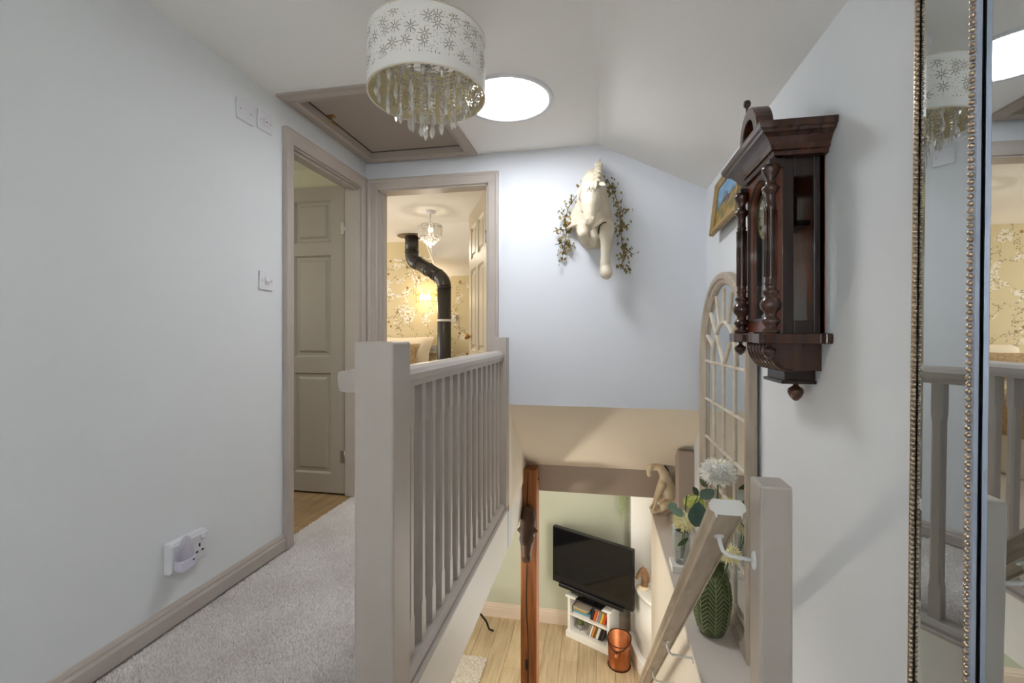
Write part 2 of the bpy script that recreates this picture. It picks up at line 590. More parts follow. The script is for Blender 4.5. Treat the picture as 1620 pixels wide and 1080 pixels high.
        if smoothit:
            q = o.modifiers.new('smooth', 'SMOOTH'); q.iterations = smoothit; q.factor = 0.5
        if sub:
            q = o.modifiers.new('sub', 'SUBSURF'); q.levels = sub; q.render_levels = sub
        if bevel:
            q = o.modifiers.new('bevel', 'BEVEL'); q.width = bevel; q.segments = 2; q.limit_method = 'ANGLE'; q.angle_limit = R(40)
        if kind: o['kind'] = kind
        return o


def wm(o):
    m = Matrix.LocRotScale(o.location, o.rotation_euler, None)
    return (wm(o.parent) @ m) if o.parent else m


def tag(o, label, cat, group=None):
    o['label'] = label; o['category'] = cat
    if group: o['group'] = group
    return o


def thing(name, label, cat, loc, rot=(0, 0, 0), group=None):
    o = bpy.data.objects.new(name, None)
    o.empty_display_size = 0.05
    COL.objects.link(o)
    o.location = loc; o.rotation_euler = rot
    return tag(o, label, cat, group)


def sthing(name, loc, rot=(0, 0, 0)):
    o = bpy.data.objects.new(name, None)
    o.empty_display_size = 0.05
    COL.objects.link(o)
    o.location = loc; o.rotation_euler = rot
    o['kind'] = 'structure'
    return o


def link_copy(o, parent=None, loc=None, rot=None):
    c = o.copy(); COL.objects.link(c)
    if parent is not None: c.parent = parent
    if loc is not None: c.location = loc
    if rot is not None: c.rotation_euler = rot
    return c


def box(x0, x1, y0, y1, z0, z1): return MB().box(x0, x1, y0, y1, z0, z1)


# ------------------------------------------------------------------ key dimensions
XL, XR, YF, ZT = -1.49, 0.594, 2.72, 2.14
ZL = -2.42           # living-room floor
XB = -0.54           # right face of the balustrade
YB = -1.5            # wall behind the camera
BX0, BX1, BY1 = -4.3, -0.58, 5.15   # bedroom

# ------------------------------------------------------------------ structure
S = 'structure'
# left wall with door opening Y 2.0-2.655
w = MB(); w.box(XL - .1, XL, YB, 2.0, -.28, 2.3); w.box(XL - .1, XL, 2.0, 2.655, 1.965, 2.3); w.box(XL - .1, XL, 2.655, YF, -.28, 2.3)
w.build('wall_left', wall_w, kind=S)
# far wall with bedroom door opening and stairwell cut-out
w = MB()
w.box(BX0, -1.40, YF, YF + .1, -.28, 2.3); w.box(-1.40, -.67, YF, YF + .1, 1.96, 2.3); w.box(-.67, XB - .004, YF, YF + .1, -.28, 2.3)
w.box(XB - .004, XR + .1, YF, YF + .1, .6, 2.3)
w.build('wall_far', wall_far_m, kind=S)
# right wall
w = MB(); w.box(XR, XR + .1, YB, 3.42, -.22, 2.2)
w.build('wall_right', wall_w, kind=S)
# back wall with an opening for the added window
w = MB()
w.box(XL - .1, XR + .1, YB - .1, YB, -.28, .72); w.box(XL - .1, XR + .1, YB - .1, YB, 1.78, 2.3)
w.box(XL - .1, -1.08, YB - .1, YB, .72, 1.78); w.box(-.02, XR + .1, YB - .1, YB, .72, 1.78)
w.build('wall_back', wall_w, kind=S)
wd = sthing('added_window_1', (-.55, YB, .72))  # invented window out of view, added to carry the landing fill
MB().sweep([(0, 0), (0, .05), (-.05, .05), (-.05, 0)], [(-1.08, YB - .08, .72), (-.02, YB - .08, .72), (-.02, YB - .08, 1.78), (-1.08, YB - .08, 1.78)], (0, 1, 0), True).build('window_frame', white_gloss, wd)
box(-.565, -.535, YB - .08, YB - .04, .72, 1.78).build('glazing_bar', white_gloss, wd)
box(-1.12, .02, YB - .1, YB + .05, .69, .72).build('window_sill', white_gloss, wd)

# ceiling: flat part around the loft hatch, then the slope
HX0, HX1, HY0, HY1 = -1.405, -.80, 1.925, 2.645
G = .0065
c = MB()
c.box(XL - .1, 0, YB, HY0 - G, ZT, ZT + .1); c.box(XL - .1, HX0 - G, HY0 - G, HY1 + G, ZT, ZT + .1); c.box(HX1 + G, 0, HY0 - G, HY1 + G, ZT, ZT + .1); c.box(XL - .1, 0, HY1 + G, YF, ZT, ZT + .1)
c.prism([(0, ZT), (XR + .05, ZT - .3 * (XR + .05) / XR), (XR + .05, ZT + .1), (0, ZT + .1)], 'y', YB, YF)
ceil = c.build('ceiling', ceil_m, kind=S)
# hairline crack along the fold
cp = [(-.02 + .02 * math.sin(q * 3.1) + .006 * math.sin(q * 13), .9 + q * .055, ZT - .0003) for q in range(12)]
MB().tube(cp, .0012, 5).build('crack', mat('crack', (120, 116, 110), .9), ceil)

# landing floor slab and carpet
f = MB(); f.box(XL - .1, XB - .03, YB, YF, -.28, -.012); f.box(XB - .03, XR, YB, .95, -.28, -.012)
floor = f.build('floor', carpet_b, kind=S)
NT = 62000
vs = []; fs = []
rg = random.Random(3)
for i in range(NT):
    if i % 9 == 0:
        x, y = rg.uniform(-1.545, -1.47), rg.uniform(2.005, 2.645)
    else:
        x, y = rg.uniform(XL + .018, -.585), rg.uniform(.7, YF)
    h = rg.uniform(.006, .012); r = rg.uniform(.0035, .006); lx = rg.gauss(0, .003); ly = rg.gauss(0, .003)
    a = rg.uniform(0, 6.28); o = len(vs)
    for k in range(3):
        vs.append((x + r * math.cos(a + 2.094 * k), y + r * math.sin(a + 2.094 * k), -.012))
    vs.append((x + lx, y + ly, -.012 + h))
    fs += [(o, o + 1, o + 3), (o + 1, o + 2, o + 3), (o + 2, o, o + 3)]
cb = MB(); cb.v = vs; cb.f = fs; cb.s = [True] * len(fs)
o = cb.build('carpet', carpet_m, origin=(-1.05, 1.7, -.012)); o['kind'] = 'stuff'
tag(o, 'short greige cut-pile carpet covering the landing floor', 'carpet')

# skirting, architraves
sk = [(0, 0), (.018, 0), (.018, .045), (.012, .055), (.012, .062), (.006, .072), (0, .074)]
MB().prism([(XL + a, b) for a, b in sk], 'y', YB, 1.934).build('baseboard_left', taupe, kind=S)
arch = [(0, 0), (0, .012), (.008, .016), (.045, .02), (.055, .026), (.066, .026), (.066, 0)]
MB().sweep(arch, [(XL, 2.0, 0), (XL, 2.0, 1.96), (XL, 2.655, 1.96), (XL, 2.655, 0)], (1, 0, 0)).build('trim_1', taupe, kind=S)
MB().sweep(arch, [(-1.40, YF, 0), (-1.40, YF, 1.955), (-.67, YF, 1.955), (-.67, YF, 0)], (0, -1, 0)).build('trim_2', taupe, kind=S)
# door linings with stops
l = MB(); l.box(XL - .1, XL, 2.0, 2.008, 0, 1.96); l.box(XL - .1, XL, 2.645, 2.655, 0, 1.96); l.box(XL - .1, XL, 2.0, 2.655, 1.952, 1.965)
l.box(XL - .055, XL - .02, 2.008, 2.02, 0, 1.94); l.box(XL - .055, XL - .02, 2.02, 2.645, 1.94, 1.952)
l.build('trim_3', taupe, kind=S)
l = MB(); l.box(-1.40, -1.388, YF, YF + .1, 0, 1.955); l.box(-.682, -.67, YF, YF + .1, 0, 1.955); l.box(-1.40, -.67, YF, YF + .1, 1.945, 1.96)
l.box(-1.388, -1.376, YF + .03, YF + .06, 0, 1.945)
l.build('trim_4', taupe, kind=S)

# stair bulkhead (sloping soffit) and beam below the far wall
MB().prism([(YF, .6), (3.4, .05), (3.4, .12), (YF + .1, .66)], 'x', XB, XR + .1).build('ceiling_stair', cream_wall, kind=S)
box(-.56, XR + .1, 3.42, 3.56, -.155, .048).build('trim_5', taupe_beam, bevel=.004, kind=S)
# side wall between newel and post
MB().prism([(YF, -.05), (3.42, -.05), (3.42, .04), (YF, .6)], 'x', XB - .09, XB).build('wall_stair_left', cream_wall, kind=S)
# ledge wall with shelf on the right of the stairs
w = MB(); w.box(.37, XR + .1, 1.14, 3.42, ZL, -.24); w.box(.41, XR + .1, .95, 1.14, ZL, -.24)
w.build('wall_stair_right', cream_wall, kind=S)
box(.36, XR, 1.139, 3.43, -.24, -.22).build('trim_6', mat('ledge_paint', (214, 204, 194), .5, bump=(40, .2, .001)), bevel=.003, kind=S)
box(.50, XR, 3.06, 3.2, -.22, .28).build('trim_7', taupe_beam, bevel=.003, kind=S)
# floor-edge string board under the balusters
sb = MB(); sb.box(XB - .04, XB - .008, .95, 3.26, -.285, -.01); sb.build('trim_8', string_m, bevel=.003, kind=S)

# stairs (mostly below the frame)
st = sthing('stairs', (-.09, .95, ZL))
nr = 13; rise = -ZL / nr; go = .19
step0 = None; riser0 = None
for i in range(nr - 1):
    z = -rise * (i + 1); y = .95 + go * i
    box(-.50, .365, y - .005, y + go + .02, z - .028, z).build('tread', carpet_b, st, bevel=.006)
    box(-.50, .365, y - .012, y + .004, z, z + rise - .03).build('riser', carpet_b, st)

# ------------------------------------------------------------------ living room below
w = MB(); w.box(-4.1, .7, 5.43, 5.53, ZL, -.1); w.build('wall_living_far', green_wall, kind=S)
w = MB(); w.box(.345, .75, 5.2, 5.43, ZL, -.16); w.build('wall_living_pier', white_gloss, kind=S)
w = MB(); w.box(.66, .76, 3.42, 5.2, ZL, -1.85); w.box(.66, .76, 3.42, 5.2, -.65, -.16); w.box(.66, .76, 4.5, 5.2, -1.85, -.65); w.box(.66, .76, 3.42, 3.54, -1.85, -.65)
w.build('wall_living_right', white_gloss, kind=S)
wd = sthing('window_2', (.7, 4.02, -1.85))
MB().sweep([(0, 0), (0, .04), (-.05, .04), (-.05, 0)], [(.72, 3.54, -1.85), (.72, 3.54, -.65), (.72, 4.5, -.65), (.72, 4.5, -1.85)], (-1, 0, 0), True).build('window_frame', white_gloss, wd)
box(.68, .72, 4.005, 4.035, -1.85, -.65).build('glazing_bar', white_gloss, wd)
w = MB(); w.box(-4.2, -4.1, 1.0, 5.53, ZL, -.1); w.build('wall_living_left', green_wall, kind=S)
w = MB(); w.box(-4.2, -.58, .9, 1.0, ZL, -.1); w.build('wall_living_near', green_wall, kind=S)
w = MB(); w.box(-4.2, XL - .1, 1.0, YF, -.2, -.05); w.box(-4.2, XB - .09, YF + .1, 5.5, -.2, -.05); w.box(XB - .09, .75, 3.56, 5.5, -.16, -.06)
w.build('ceiling_living', ceil_m, kind=S)
fl = MB(); fl.box(-4.2, .76, .9, 5.53, ZL - .05, ZL - .012); fl = fl.build('floor_living', dark_gap, kind=S)
# oak planks (run towards the far wall)
pw = .19
pm = {}
rg = random.Random(11)
x = -2.12; row = 0
while x < .6:
    y = 3.0 + (row * .47) % 1.2 - 1.2
    while y < 5.43:
        y0, y1 = max(y, 2.6), min(y + 1.2, 5.43)
        if y1 - y0 > .05:
            b = MB().box(x + .0012, x + pw - .0012, y0 + .0012, y1 - .0012, ZL - .012, ZL + rg.uniform(-.0005, .0005))
            b.build('plank', plank_m, fl, bevel=.0015)
        y += 1.2
    x += pw; row += 1
skl = [(0, 0), (.02, 0), (.02, .1), (.016, .11), (.016, .125), (.008, .15), (.005, .165), (0, .168)]
MB().prism([(5.43 - a, ZL + b) for a, b in skl], 'x', -4.1, .345).build('baseboard_living', mat('living_skirting', (214, 196, 178), .5), kind=S)

# ------------------------------------------------------------------ bedroom
w = MB(); w.box(BX0, BX1, BY1, BY1 + .1, -.05, 2.3); w.build('wall_bedroom_far', paper_m, kind=S)
w = MB(); w.box(BX1, BX1 + .04, YF + .1, BY1, .0, 2.3); w.build('wall_bedroom_right', paper_m, kind=S)
w = MB(); w.box(BX0 - .1, BX0, YF, BY1, -.05, 2.3); w.build('wall_bedroom_left', paper_m, kind=S)
c = MB(); c.box(BX0, BX1 + .05, YF + .1, BY1, ZT, ZT + .08)
A = (-2.05, BY1 - .002, ZT); B = (-1.89, BY1 - .002, 1.715); Cc = (-1.72, 4.35, ZT); D = (BX1, BY1 - .002, 1.715); Ee = (BX1, 4.35, ZT)
c.add([A, B, Cc, D, Ee, (-1.2, BY1 - .002, ZT)], [(0, 1, 2), (1, 3, 4, 2), (0, 1, 3, 5), (0, 2, 4, 5), (3, 4, 5)])
c.build('ceiling_bedroom', mat('bedroom_ceiling', (236, 232, 224), .9), kind=S)
f = MB(); f.box(BX0, BX1, YF + .1, BY1, -.05, -.004); f.build('floor_bedroom', carpet_b, kind=S)

# side room behind the near door
w = MB(); w.box(-3.5, -3.4, .8, YF, 0, 2.3); w.box(-3.4, XL - .1, .8, .9, 0, 2.3); w.build('wall_side_room', side_wall, kind=S)
w = MB(); w.box(-3.4, XL - .1, YF - .012, YF, 0, 2.3); w.build('wall_side_room_far', side_wall, kind=S)
c = MB(); c.box(-3.4, XL - .1, .8, YF, ZT - .02, ZT + .1); c.build('ceiling_side_room', mat('side_ceiling', (232, 230, 214), .9), kind=S)
fl2 = box(-3.4, XL - .05, .8, YF, -.05, -.02).build('floor_side_room', dark_gap, kind=S)
for i in range(7):
    y = 1.45 + i * .185
    if y > 2.7: break
    box(-2.4, -1.547, y + .001, min(y + .184, 2.708), -.02, -.006).build('plank', plank2_m, fl2, bevel=.0015)

# ------------------------------------------------------------------ doors


def door_leaf(root, wd, ht, t, cols, rows, m, hinge_side=0):
    # local: x along the leaf, y thickness, z up
    xs = [0]; 
    for a, b in cols: xs += [a, b]
    xs.append(wd)
    zs = [0]
    for a, b in rows: zs += [a, b]
    zs.append(ht)
    fr = MB()
    for i in range(0, len(xs), 2): fr.box(xs[i], xs[i + 1], -t / 2, t / 2, 0, ht)
    for i in range(0, len(zs), 2):
        for a, b in cols: fr.box(a, b, -t / 2, t / 2, zs[i], zs[i + 1])
    fr.build('leaf_frame', m, root, local=True)
    for a, b in cols:
        for z0, z1 in rows:
            p = MB()
            for sgn in (-1, 1):
                y0, y1, y2 = sgn * .004, sgn * (t / 2 - .011), sgn * (t / 2 - .002)
                i1, i2 = .028, .042
                r0 = [(a, y1, z0), (b, y1, z0), (b, y1, z1), (a, y1, z1)]
                r1 = [(a + i1, y1, z0 + i1), (b - i1, y1, z0 + i1), (b - i1, y1, z1 - i1), (a + i1, y1, z1 - i1)]
                r2 = [(a + i2, y2, z0 + i2), (b - i2, y2, z0 + i2), (b - i2, y2, z1 - i2), (a + i2, y2, z1 - i2)]
                fs = [(8, 9, 10, 11)]
                for k in range(4):
                    j = (k + 1) % 4
                    fs += [(k, j, 4 + j, 4 + k), (4 + k, 4 + j, 8 + j, 8 + k)]
                p.add(r0 + r1 + r2, fs)
                # ovolo moulding at the panel edge
                q = .012
                mo = [(a, sgn * t / 2, z0), (b, sgn * t / 2, z0), (b, sgn * t / 2, z1), (a, sgn * t / 2, z1),
                      (a + q, y1, z0 + q), (b - q, y1, z0 + q), (b - q, y1, z1 - q), (a + q, y1, z1 - q)]
                p.add(mo, [(k, (k + 1) % 4, 4 + (k + 1) % 4, 4 + k) for k in range(4)])
            p.build('panel', m, root, local=True)


def hinge(root, x, y, z, m=steel):
    h = MB(); h.tube([(x, y, z), (x, y, z + .075)], .006, 8); h.box(x - .012, x + .03, y - .003, y + .001, z, z + .075)
    h.build('hinge', m, root, local=True)


# near door: leaf open at a right angle into the side room
d1 = sthing('door_1', (-1.60, 2.676, .008), (0, 0, R(180)))
door_leaf(d1, .72, 1.97, .036, [(.095, .36), (.42, .63)], [(.12, .77), (.872, 1.53), (1.612, 1.885)], door_m)
for z in (.2, 1.66): hinge(d1, -.004, .022, z)
# bedroom door: leaf swung in against the right
d2 = sthing('door_2', (-.685, YF + .085, .01), (0, 0, R(115.5)))
door_leaf(d2, .68, 1.935, .036, [(.095, .3), (.385, .585)], [(.16, .75), (.9, 1.5), (1.58, 1.82)], door2_m)
for z in (.2, 1.6): hinge(d2, .0, .02, z)
k = MB(); k.lathe([(0, .02), (.018, .03), (.024, .045), (.018, .058), (0, .062)], (.62, 0, 1.0), 14, 'y'); k.build('door_knob', brass, d2, local=True)

# ------------------------------------------------------------------ loft hatch
h = thing('loft_hatch', 'taupe painted wooden loft hatch with moulded frame in the landing ceiling', 'hatch', ((HX0 + HX1) / 2, (HY0 + HY1) / 2, ZT))
MB().sweep([(0, -.05), (0, .012), (.008, .022), (.03, .022), (.05, .014), (.064, .012), (.064, 0), (.005, 0), (.005, -.05)], [(HX0, HY0, ZT), (HX1, HY0, ZT), (HX1, HY1, ZT), (HX0, HY1, ZT)], (0, 0, -1), True).build('frame', taupe_dark, h)
box(HX0 + .004, HX1 - .004, HY0 + .004, HY1 - .004, ZT + .03, ZT + .05).build('hatch_panel', taupe_dark, h)
g = MB(); g.sweep([(0, 0), (0, .003), (.005, .003), (.005, 0)], [(HX0 + .006, HY0 + .006, ZT + .0305), (HX1 - .006, HY0 + .006, ZT + .0305), (HX1 - .006, HY1 - .006, ZT + .0305), (HX0 + .006, HY1 - .006, ZT + .0305)], (0, 0, -1), True)
g.build('shadow_gap', dark_gap, h)
g = MB(); g.tube([(HX0 + .03, 2.16, ZT + .03), (HX0 + .03, 2.16, ZT + .004), (HX0 + .03, 2.166, ZT - .004), (HX0 + .03, 2.20, ZT - .004)], .0045, 8); g.box(HX0 + .014, HX0 + .046, 2.148, 2.172, ZT + .024, ZT + .03)
g.build('catch_hook', brass, h)

# ------------------------------------------------------------------ sun tunnel
TX, TY, TR = -.43, 2.115, .195
t = thing('sun_tunnel', 'round glowing white sun tunnel in the ceiling beside the loft hatch', 'skylight', (TX, TY, ZT))
MB().lathe([(TR, 0), (TR + .004, -.008), (TR + .022, -.007), (TR + .026, 0)], (TX, TY, ZT), 64).build('trim_ring', white_pl, t)
MB().lathe([(0.0001, -.0045), (TR * .6, -.004), (TR, -.002)], (TX, TY, ZT), 64, sm=False).build('diffuser', tunnel_m, t)

# ------------------------------------------------------------------ pendant lamp with crystals
KL = 1.27
LX, LY = -.556, 1.42
Z0, Z1, SR = 1.811, 1.995, .1905
lamp = thing('pendant_lamp', 'cream drum pendant lamp with cut-out flowers and hanging crystal strings', 'lamp', (LX, LY, ZT))


def shade_cyl(name, rad, m):
    # uv in metres round and up the drum
    me = bpy.data.meshes.new(name); n = 96
    vs = []; fs = []
    for i in range(n + 1):
        a = 2 * PI * i / n
        for z in (Z0, Z1): vs.append((rad * math.cos(a), rad * math.sin(a), z - ZT))
    for i in range(n): fs.append((2 * i, 2 * i + 2, 2 * i + 3, 2 * i + 1))
    me.from_pydata(vs, [], fs)
    uvl = me.uv_layers.new(name='UVMap')
    for p in me.polygons:
        p.use_smooth = True
        for li in p.loop_indices:
            vi = me.loops[li].vertex_index
            uvl.data[li].uv = ((vi // 2) / n * 2 * PI * SR, 0 if vi % 2 == 0 else Z1 - Z0)
    me.materials.append(m)
    o = bpy.data.objects.new(name, me); COL.objects.link(o); o.parent = lamp
    return o


shade_cyl('shade', SR, shade_m)
shade_cyl('shade_lining', SR - .0016, lining_m)
rim = MB()
for z in (Z0, Z1): rim.lathe([(SR + .0015, -.002), (SR + .0015, .002), (SR - .0035, .002), (SR - .0035, -.002), (SR + .0015, -.002)], (LX, LY, z), 96)
rim.build('shade_rim', mat('shade_trim', (232, 224, 206), .5), lamp)
MB().lathe([(.055, 0), (.055, -.012), (.045, -.022), (.01, -.024), (.006, -.03)], (LX, LY, ZT), 28).build('ceiling_rose', white_pl, lamp)
MB().tube([(LX, LY, ZT - .02), (LX, LY, Z1 + .02)], .004, 8).build('cord', white_pl, lamp)
MB().lathe([(.005, .06), (.026, .055), (.032, .01), (.03, -.02), (.02, -.04)], (LX, LY, Z1 - .005), 20).build('lampholder', white_pl, lamp)
sp = MB()
for q in range(3):
    a = q * 2 * PI / 3 + .3
    sp.tube([(LX + .02 * math.cos(a), LY + .02 * math.sin(a), Z1 - .012), (LX + SR * math.cos(a), LY + SR * math.sin(a), Z1 - .003)], .002, 6)
RINGS = [(.128, 18, 6, .085), (.10, 14, 9, .08), (.07, 10, 11, .078), (.04, 8, 13, .076), (.012, 3, 15, .075)]
for r, cnt, L_, z in RINGS:
    r *= KL
    sp.lathe([(r, -.002), (r + .002, 0), (r, .002), (r - .002, 0), (r, -.002)], (LX, LY, Z0 + z * KL), 32)
for q in range(6):
    a = q * PI / 3
    sp.tube([(LX, LY, Z0 + .076 * KL), (LX + .128 * KL * math.cos(a), LY + .128 * KL * math.sin(a), Z0 + .086 * KL)], .0018, 6)
sp.tube([(LX, LY, Z1 - .01), (LX, LY, Z0 + .07 * KL)], .003, 8)
sp.build('wire_frame', steel, lamp)


def gem(mb, z, r, h):
    mb.lathe([(0, h), (r * .8, h * .35), (r, 0), (r * .8, -h * .35), (0, -h)], (0, 0, z), 6, sm=False)


dropb = MB(); dropb.lathe([(0, .0), (.002, -.003), (.0035, -.010), (.0062, -.022), (.0062, -.028), (.003, -.036), (0, -.040)], (0, 0, 0), 8, sm=False)
protos = {}; dproto = None
for r, cnt, L_, z in RINGS:
    for q in range(cnt):
        a = 2 * PI * q / cnt + r * 20
        if L_ not in protos:
            b = MB()
            for k_ in range(L_): gem(b, -.006 - k_ * .0095, .0036, .0042)
            s_ = b.build('crystal_string', crystal_m, lamp, local=True); protos[L_] = s_
        else:
            s_ = link_copy(protos[L_], lamp)
        s_.location = (KL * r * math.cos(a), KL * r * math.sin(a), Z0 + z * KL - ZT); s_.rotation_euler = (0, 0, a); s_.scale = (KL, KL, KL)
        if dproto is None:
            dproto = dropb.build('crystal_drop', crystal_m, s_, local=True); d_ = dproto
        else: d_ = link_copy(dproto, s_)
        d_.location = (0, 0, -.006 - L_ * .0095 + .003)

# ------------------------------------------------------------------ wall plates on the left wall


def plate(x, y0, y1, z0, z1, t=.008):
    return MB().prism([(y0, z0), (y1, z0), (y1, z1), (y0, z1)], 'x', x, x + t)


def screws(root, ys, zc):
    for y in ys:
        MB().lathe([(.0001, .0102), (.003, .0098), (.0034, .008)], (XL, y, zc), 10, 'x').build('screw', steel, root)


t = thing('blank_plate', 'blank white two-screw wall plate high on the left wall', 'wall plate', (XL, 1.695, 1.93))
plate(XL, 1.648, 1.742, 1.935, 2.022).build('plate', white_pl, t, bevel=.003); screws(t, (1.666, 1.724), 1.979)
t = thing('fan_isolator', 'white isolator switch plate between the blank plate and the door frame', 'switch', (XL, 1.81, 1.945))
plate(XL, 1.768, 1.856, 1.945, 2.031).build('plate', white_pl, t, bevel=.003); screws(t, (1.782, 1.842), 1.988)
plate(XL + .008, 1.80, 1.826, 1.972, 2.004, .004).build('rocker', white_pl, t, bevel=.001)
box(XL + .0115, XL + .0125, 1.806, 1.82, 1.985, 1.988).build('pictogram', dark_gap, t)
t = thing('light_switch', 'single white rocker light switch beside the door frame', 'switch', (XL, 1.82, 1.23))
plate(XL, 1.777, 1.863, 1.228, 1.314).build('plate', white_pl, t, bevel=.003); screws(t, (1.79, 1.85), 1.271)
MB().prism([(XL + .008, 1.252), (XL + .010, 1.252), (XL + .016, 1.268), (XL + .010, 1.29), (XL + .008, 1.29)], 'y', 1.811, 1.832).build('rocker', white_pl, t)
# double socket
t = thing('double_socket', 'white double wall socket low on the left wall above the skirting', 'socket', (XL, 1.40, .19))
plate(XL, 1.328, 1.474, .19, .296, .028).build('back_box', white_pl, t, bevel=.002)
plate(XL + .028, 1.326, 1.476, .198, .29, .009).build('plate', white_pl, t, bevel=.003)
for y in (1.448, 1.350):
    MB().prism([(XL + .036, .265), (XL + .040, .265), (XL + .044, .272), (XL + .040, .286), (XL + .036, .286)], 'y', y - .006, y + .006).build('rocker', white_pl, t)
for (y, z, a, b) in ((1.437, .25, .003, .006), (1.426, .228, .005, .003), (1.45, .228, .005, .003)):
    box(XL + .0365, XL + .0376, y - a, y + a, z - b, z + b).build('pin_slot', black_m, t)
MB().lathe([(.0001, .0376), (.003, .0374)], (XL, 1.403, .235), 8, 'x').build('screw', dark_gap, t)
# night light plugged into the near socket
t = thing('night_light', 'small lilac-white plug-in night light with clear dome in the wall socket', 'night light', (XL + .037, 1.362, .2))
b = MB(); b.prism([(1.335, .198), (1.392, .198), (1.398, .212), (1.398, .238), (1.330, .238), (1.330, .212)], 'x', XL + .037, XL + .068)
b.build('plug_body', mat('lilac_plastic', (214, 210, 226), .35), t, bevel=.006)
MB().lathe([(.032, 0), (.032, .018), (.027, .042), (.016, .066), (.008, .076), (.0001, .079)], (XL + .054, 1.364, .238), 20, sx=.5).build('dome', nightlight_m, t)
MB().lathe([(.0001, .0695), (.003, .069), (.0035, .066)], (XL, 1.382, .226), 10, 'x').build('sensor', black_m, t)

# ------------------------------------------------------------------ balustrade
bal = thing('balustrade', 'taupe painted landing balustrade with square newel and stop-chamfered spindles', 'balustrade', (-.594, 1.18, 0))
nw = MB(); nw.box(-.651, -.537, 1.127, 1.242, -.29, 1.008)
nw.build('newel_post', baluster_m, bal, bevel=.006)
hn = MB(); hn.box(-.628, -.54, 2.64, YF, -.01, 1.01)
hn.build('half_newel', baluster_m, bal, bevel=.004)
# handrail profile (x,z), mushroom shaped
hp = [(-.030, .868), (-.030, .882), (-.036, .890), (-.036, .908), (-.028, .922), (-.012, .931), (.012, .931), (.028, .922), (.036, .908), (.036, .890), (.030, .882), (.030, .868)]
MB().prism([(-.592 + a, b) for a, b in hp], 'y', 1.242, 2.642).build('handrail', baluster_m, bal, bevel=.0015)
brp = [(-.035, -.012), (-.035, .012), (-.028, .02), (.028, .02), (.036, .012), (.042, .004), (.042, -.012)]
MB().prism([(-.59 + a, b) for a, b in brp], 'y', 1.242, 2.642).build('base_rail', baluster_m, bal, bevel=.001)
ledg = MB(); ledg.box(XB - .008, XB + .006, 1.242, 2.66, -.02, -.008); ledg.build('base_bead', baluster_m, bal, bevel=.002)
# stub of rail joining the back of the newel
stub = [(-.735, .868), (-.735 - .006, .905), (-.735 - .002, .922), (-.66, .928), (-.648, .922), (-.648, .868), (-.66, .862), (-.72, .862)]
MB().prism(stub, 'y', 1.19, 1.30).build('rail_stub', baluster_m, bal, bevel=.003)


def baluster(h0, h1, w_=.036):
    b = MB(); a = w_ / 2; c_ = a * .42
    def ring(z, ch):
        ch = max(ch, .0004)
        return [(-a + ch, -a, z), (a - ch, -a, z), (a, -a + ch, z), (a, a - ch, z), (a - ch, a, z), (-a + ch, a, z), (-a, a - ch, z), (-a, -a + ch, z)]
    zs = [(h0, 0), (h0 + .115, 0), (h0 + .14, c_), (h1 - .14, c_), (h1 - .115, 0), (h1, 0)]
    vs = []
    for z, ch in zs: vs += ring(z, ch)
    fs = [tuple(range(8))[::-1], tuple(range(40, 48))]
    for i in range(5):
        for k_ in range(8):
            j = (k_ + 1) % 8
            fs.append((8 * i + k_, 8 * i + j, 8 * i + 8 + j, 8 * i + 8 + k_))
    return b.add(vs, fs)


proto = None
for i in range(14):
    y = 1.335 + i * .0955
    if proto is None:
        proto = baluster(.018, .87).build('spindle', baluster_m, bal, local=True); c_ = proto
    else: c_ = link_copy(proto, bal)
    c_.location = (.004, y - 1.18, 0)

# ------------------------------------------------------------------ right newel and sloping handrail
t = thing('wall_newel', 'square taupe newel post beside the sloping handrail at the head of the stairs', 'newel post', (.375, 1.10, -.56))
box(.341, .407, 1.066, 1.137, -.56, .703).build('post', baluster_m, t, bevel=.006)
# handrail running down beside the stairs
ang = math.atan(.96)
hr = thing('stair_handrail', 'sloping moulded wooden stair handrail on white metal brackets', 'handrail', (.272, 1.04, .64))
# profile: x across, b perpendicular up; underside has a shallow groove
pp = [(-.046, .0), (-.046, .02), (-.038, .036), (-.02, .046), (.02, .046), (.038, .036), (.046, .02), (.046, .0), (.036, .0), (.036, .008), (-.036, .008), (-.036, 0)]
pp = [(a * .79, b * .79) for a, b in [(-.047, .018), (-.047, .034), (-.036, .048), (.036, .048), (.047, .034), (.047, .018), (.036, .010), (.034, -.004), (.030, -.004), (.030, .004), (-.030, .004), (-.030, -.004), (-.034, -.004), (-.036, .010)]]
dv = Vector((0, math.cos(ang), -math.sin(ang))); nv = Vector((0, math.sin(ang), math.cos(ang)))
P0 = Vector((.272, 1.04, .64)); Ln = 3.2
vs = [P0 + Vector((a, 0, 0)) + nv * b for a, b in pp] + [P0 + dv * Ln + Vector((a, 0, 0)) + nv * b for a, b in pp]
m_ = len(pp)
mb = MB(); mb.add(vs, [tuple(range(m_, 2 * m_))] + [(i, (i + 1) % m_, m_ + (i + 1) % m_, m_ + i) for i in range(m_)])
mb.build('rail', rail_m, hr)
mb = MB(); mb.add([P0 - dv * .0015 + Vector((a, 0, 0)) + nv * b for a, b in pp] + vs[:m_], [tuple(range(m_))] + [(i, (i + 1) % m_, m_ + (i + 1) % m_, m_ + i) for i in range(m_)])
mb.build('rail_end', rail_end, hr)


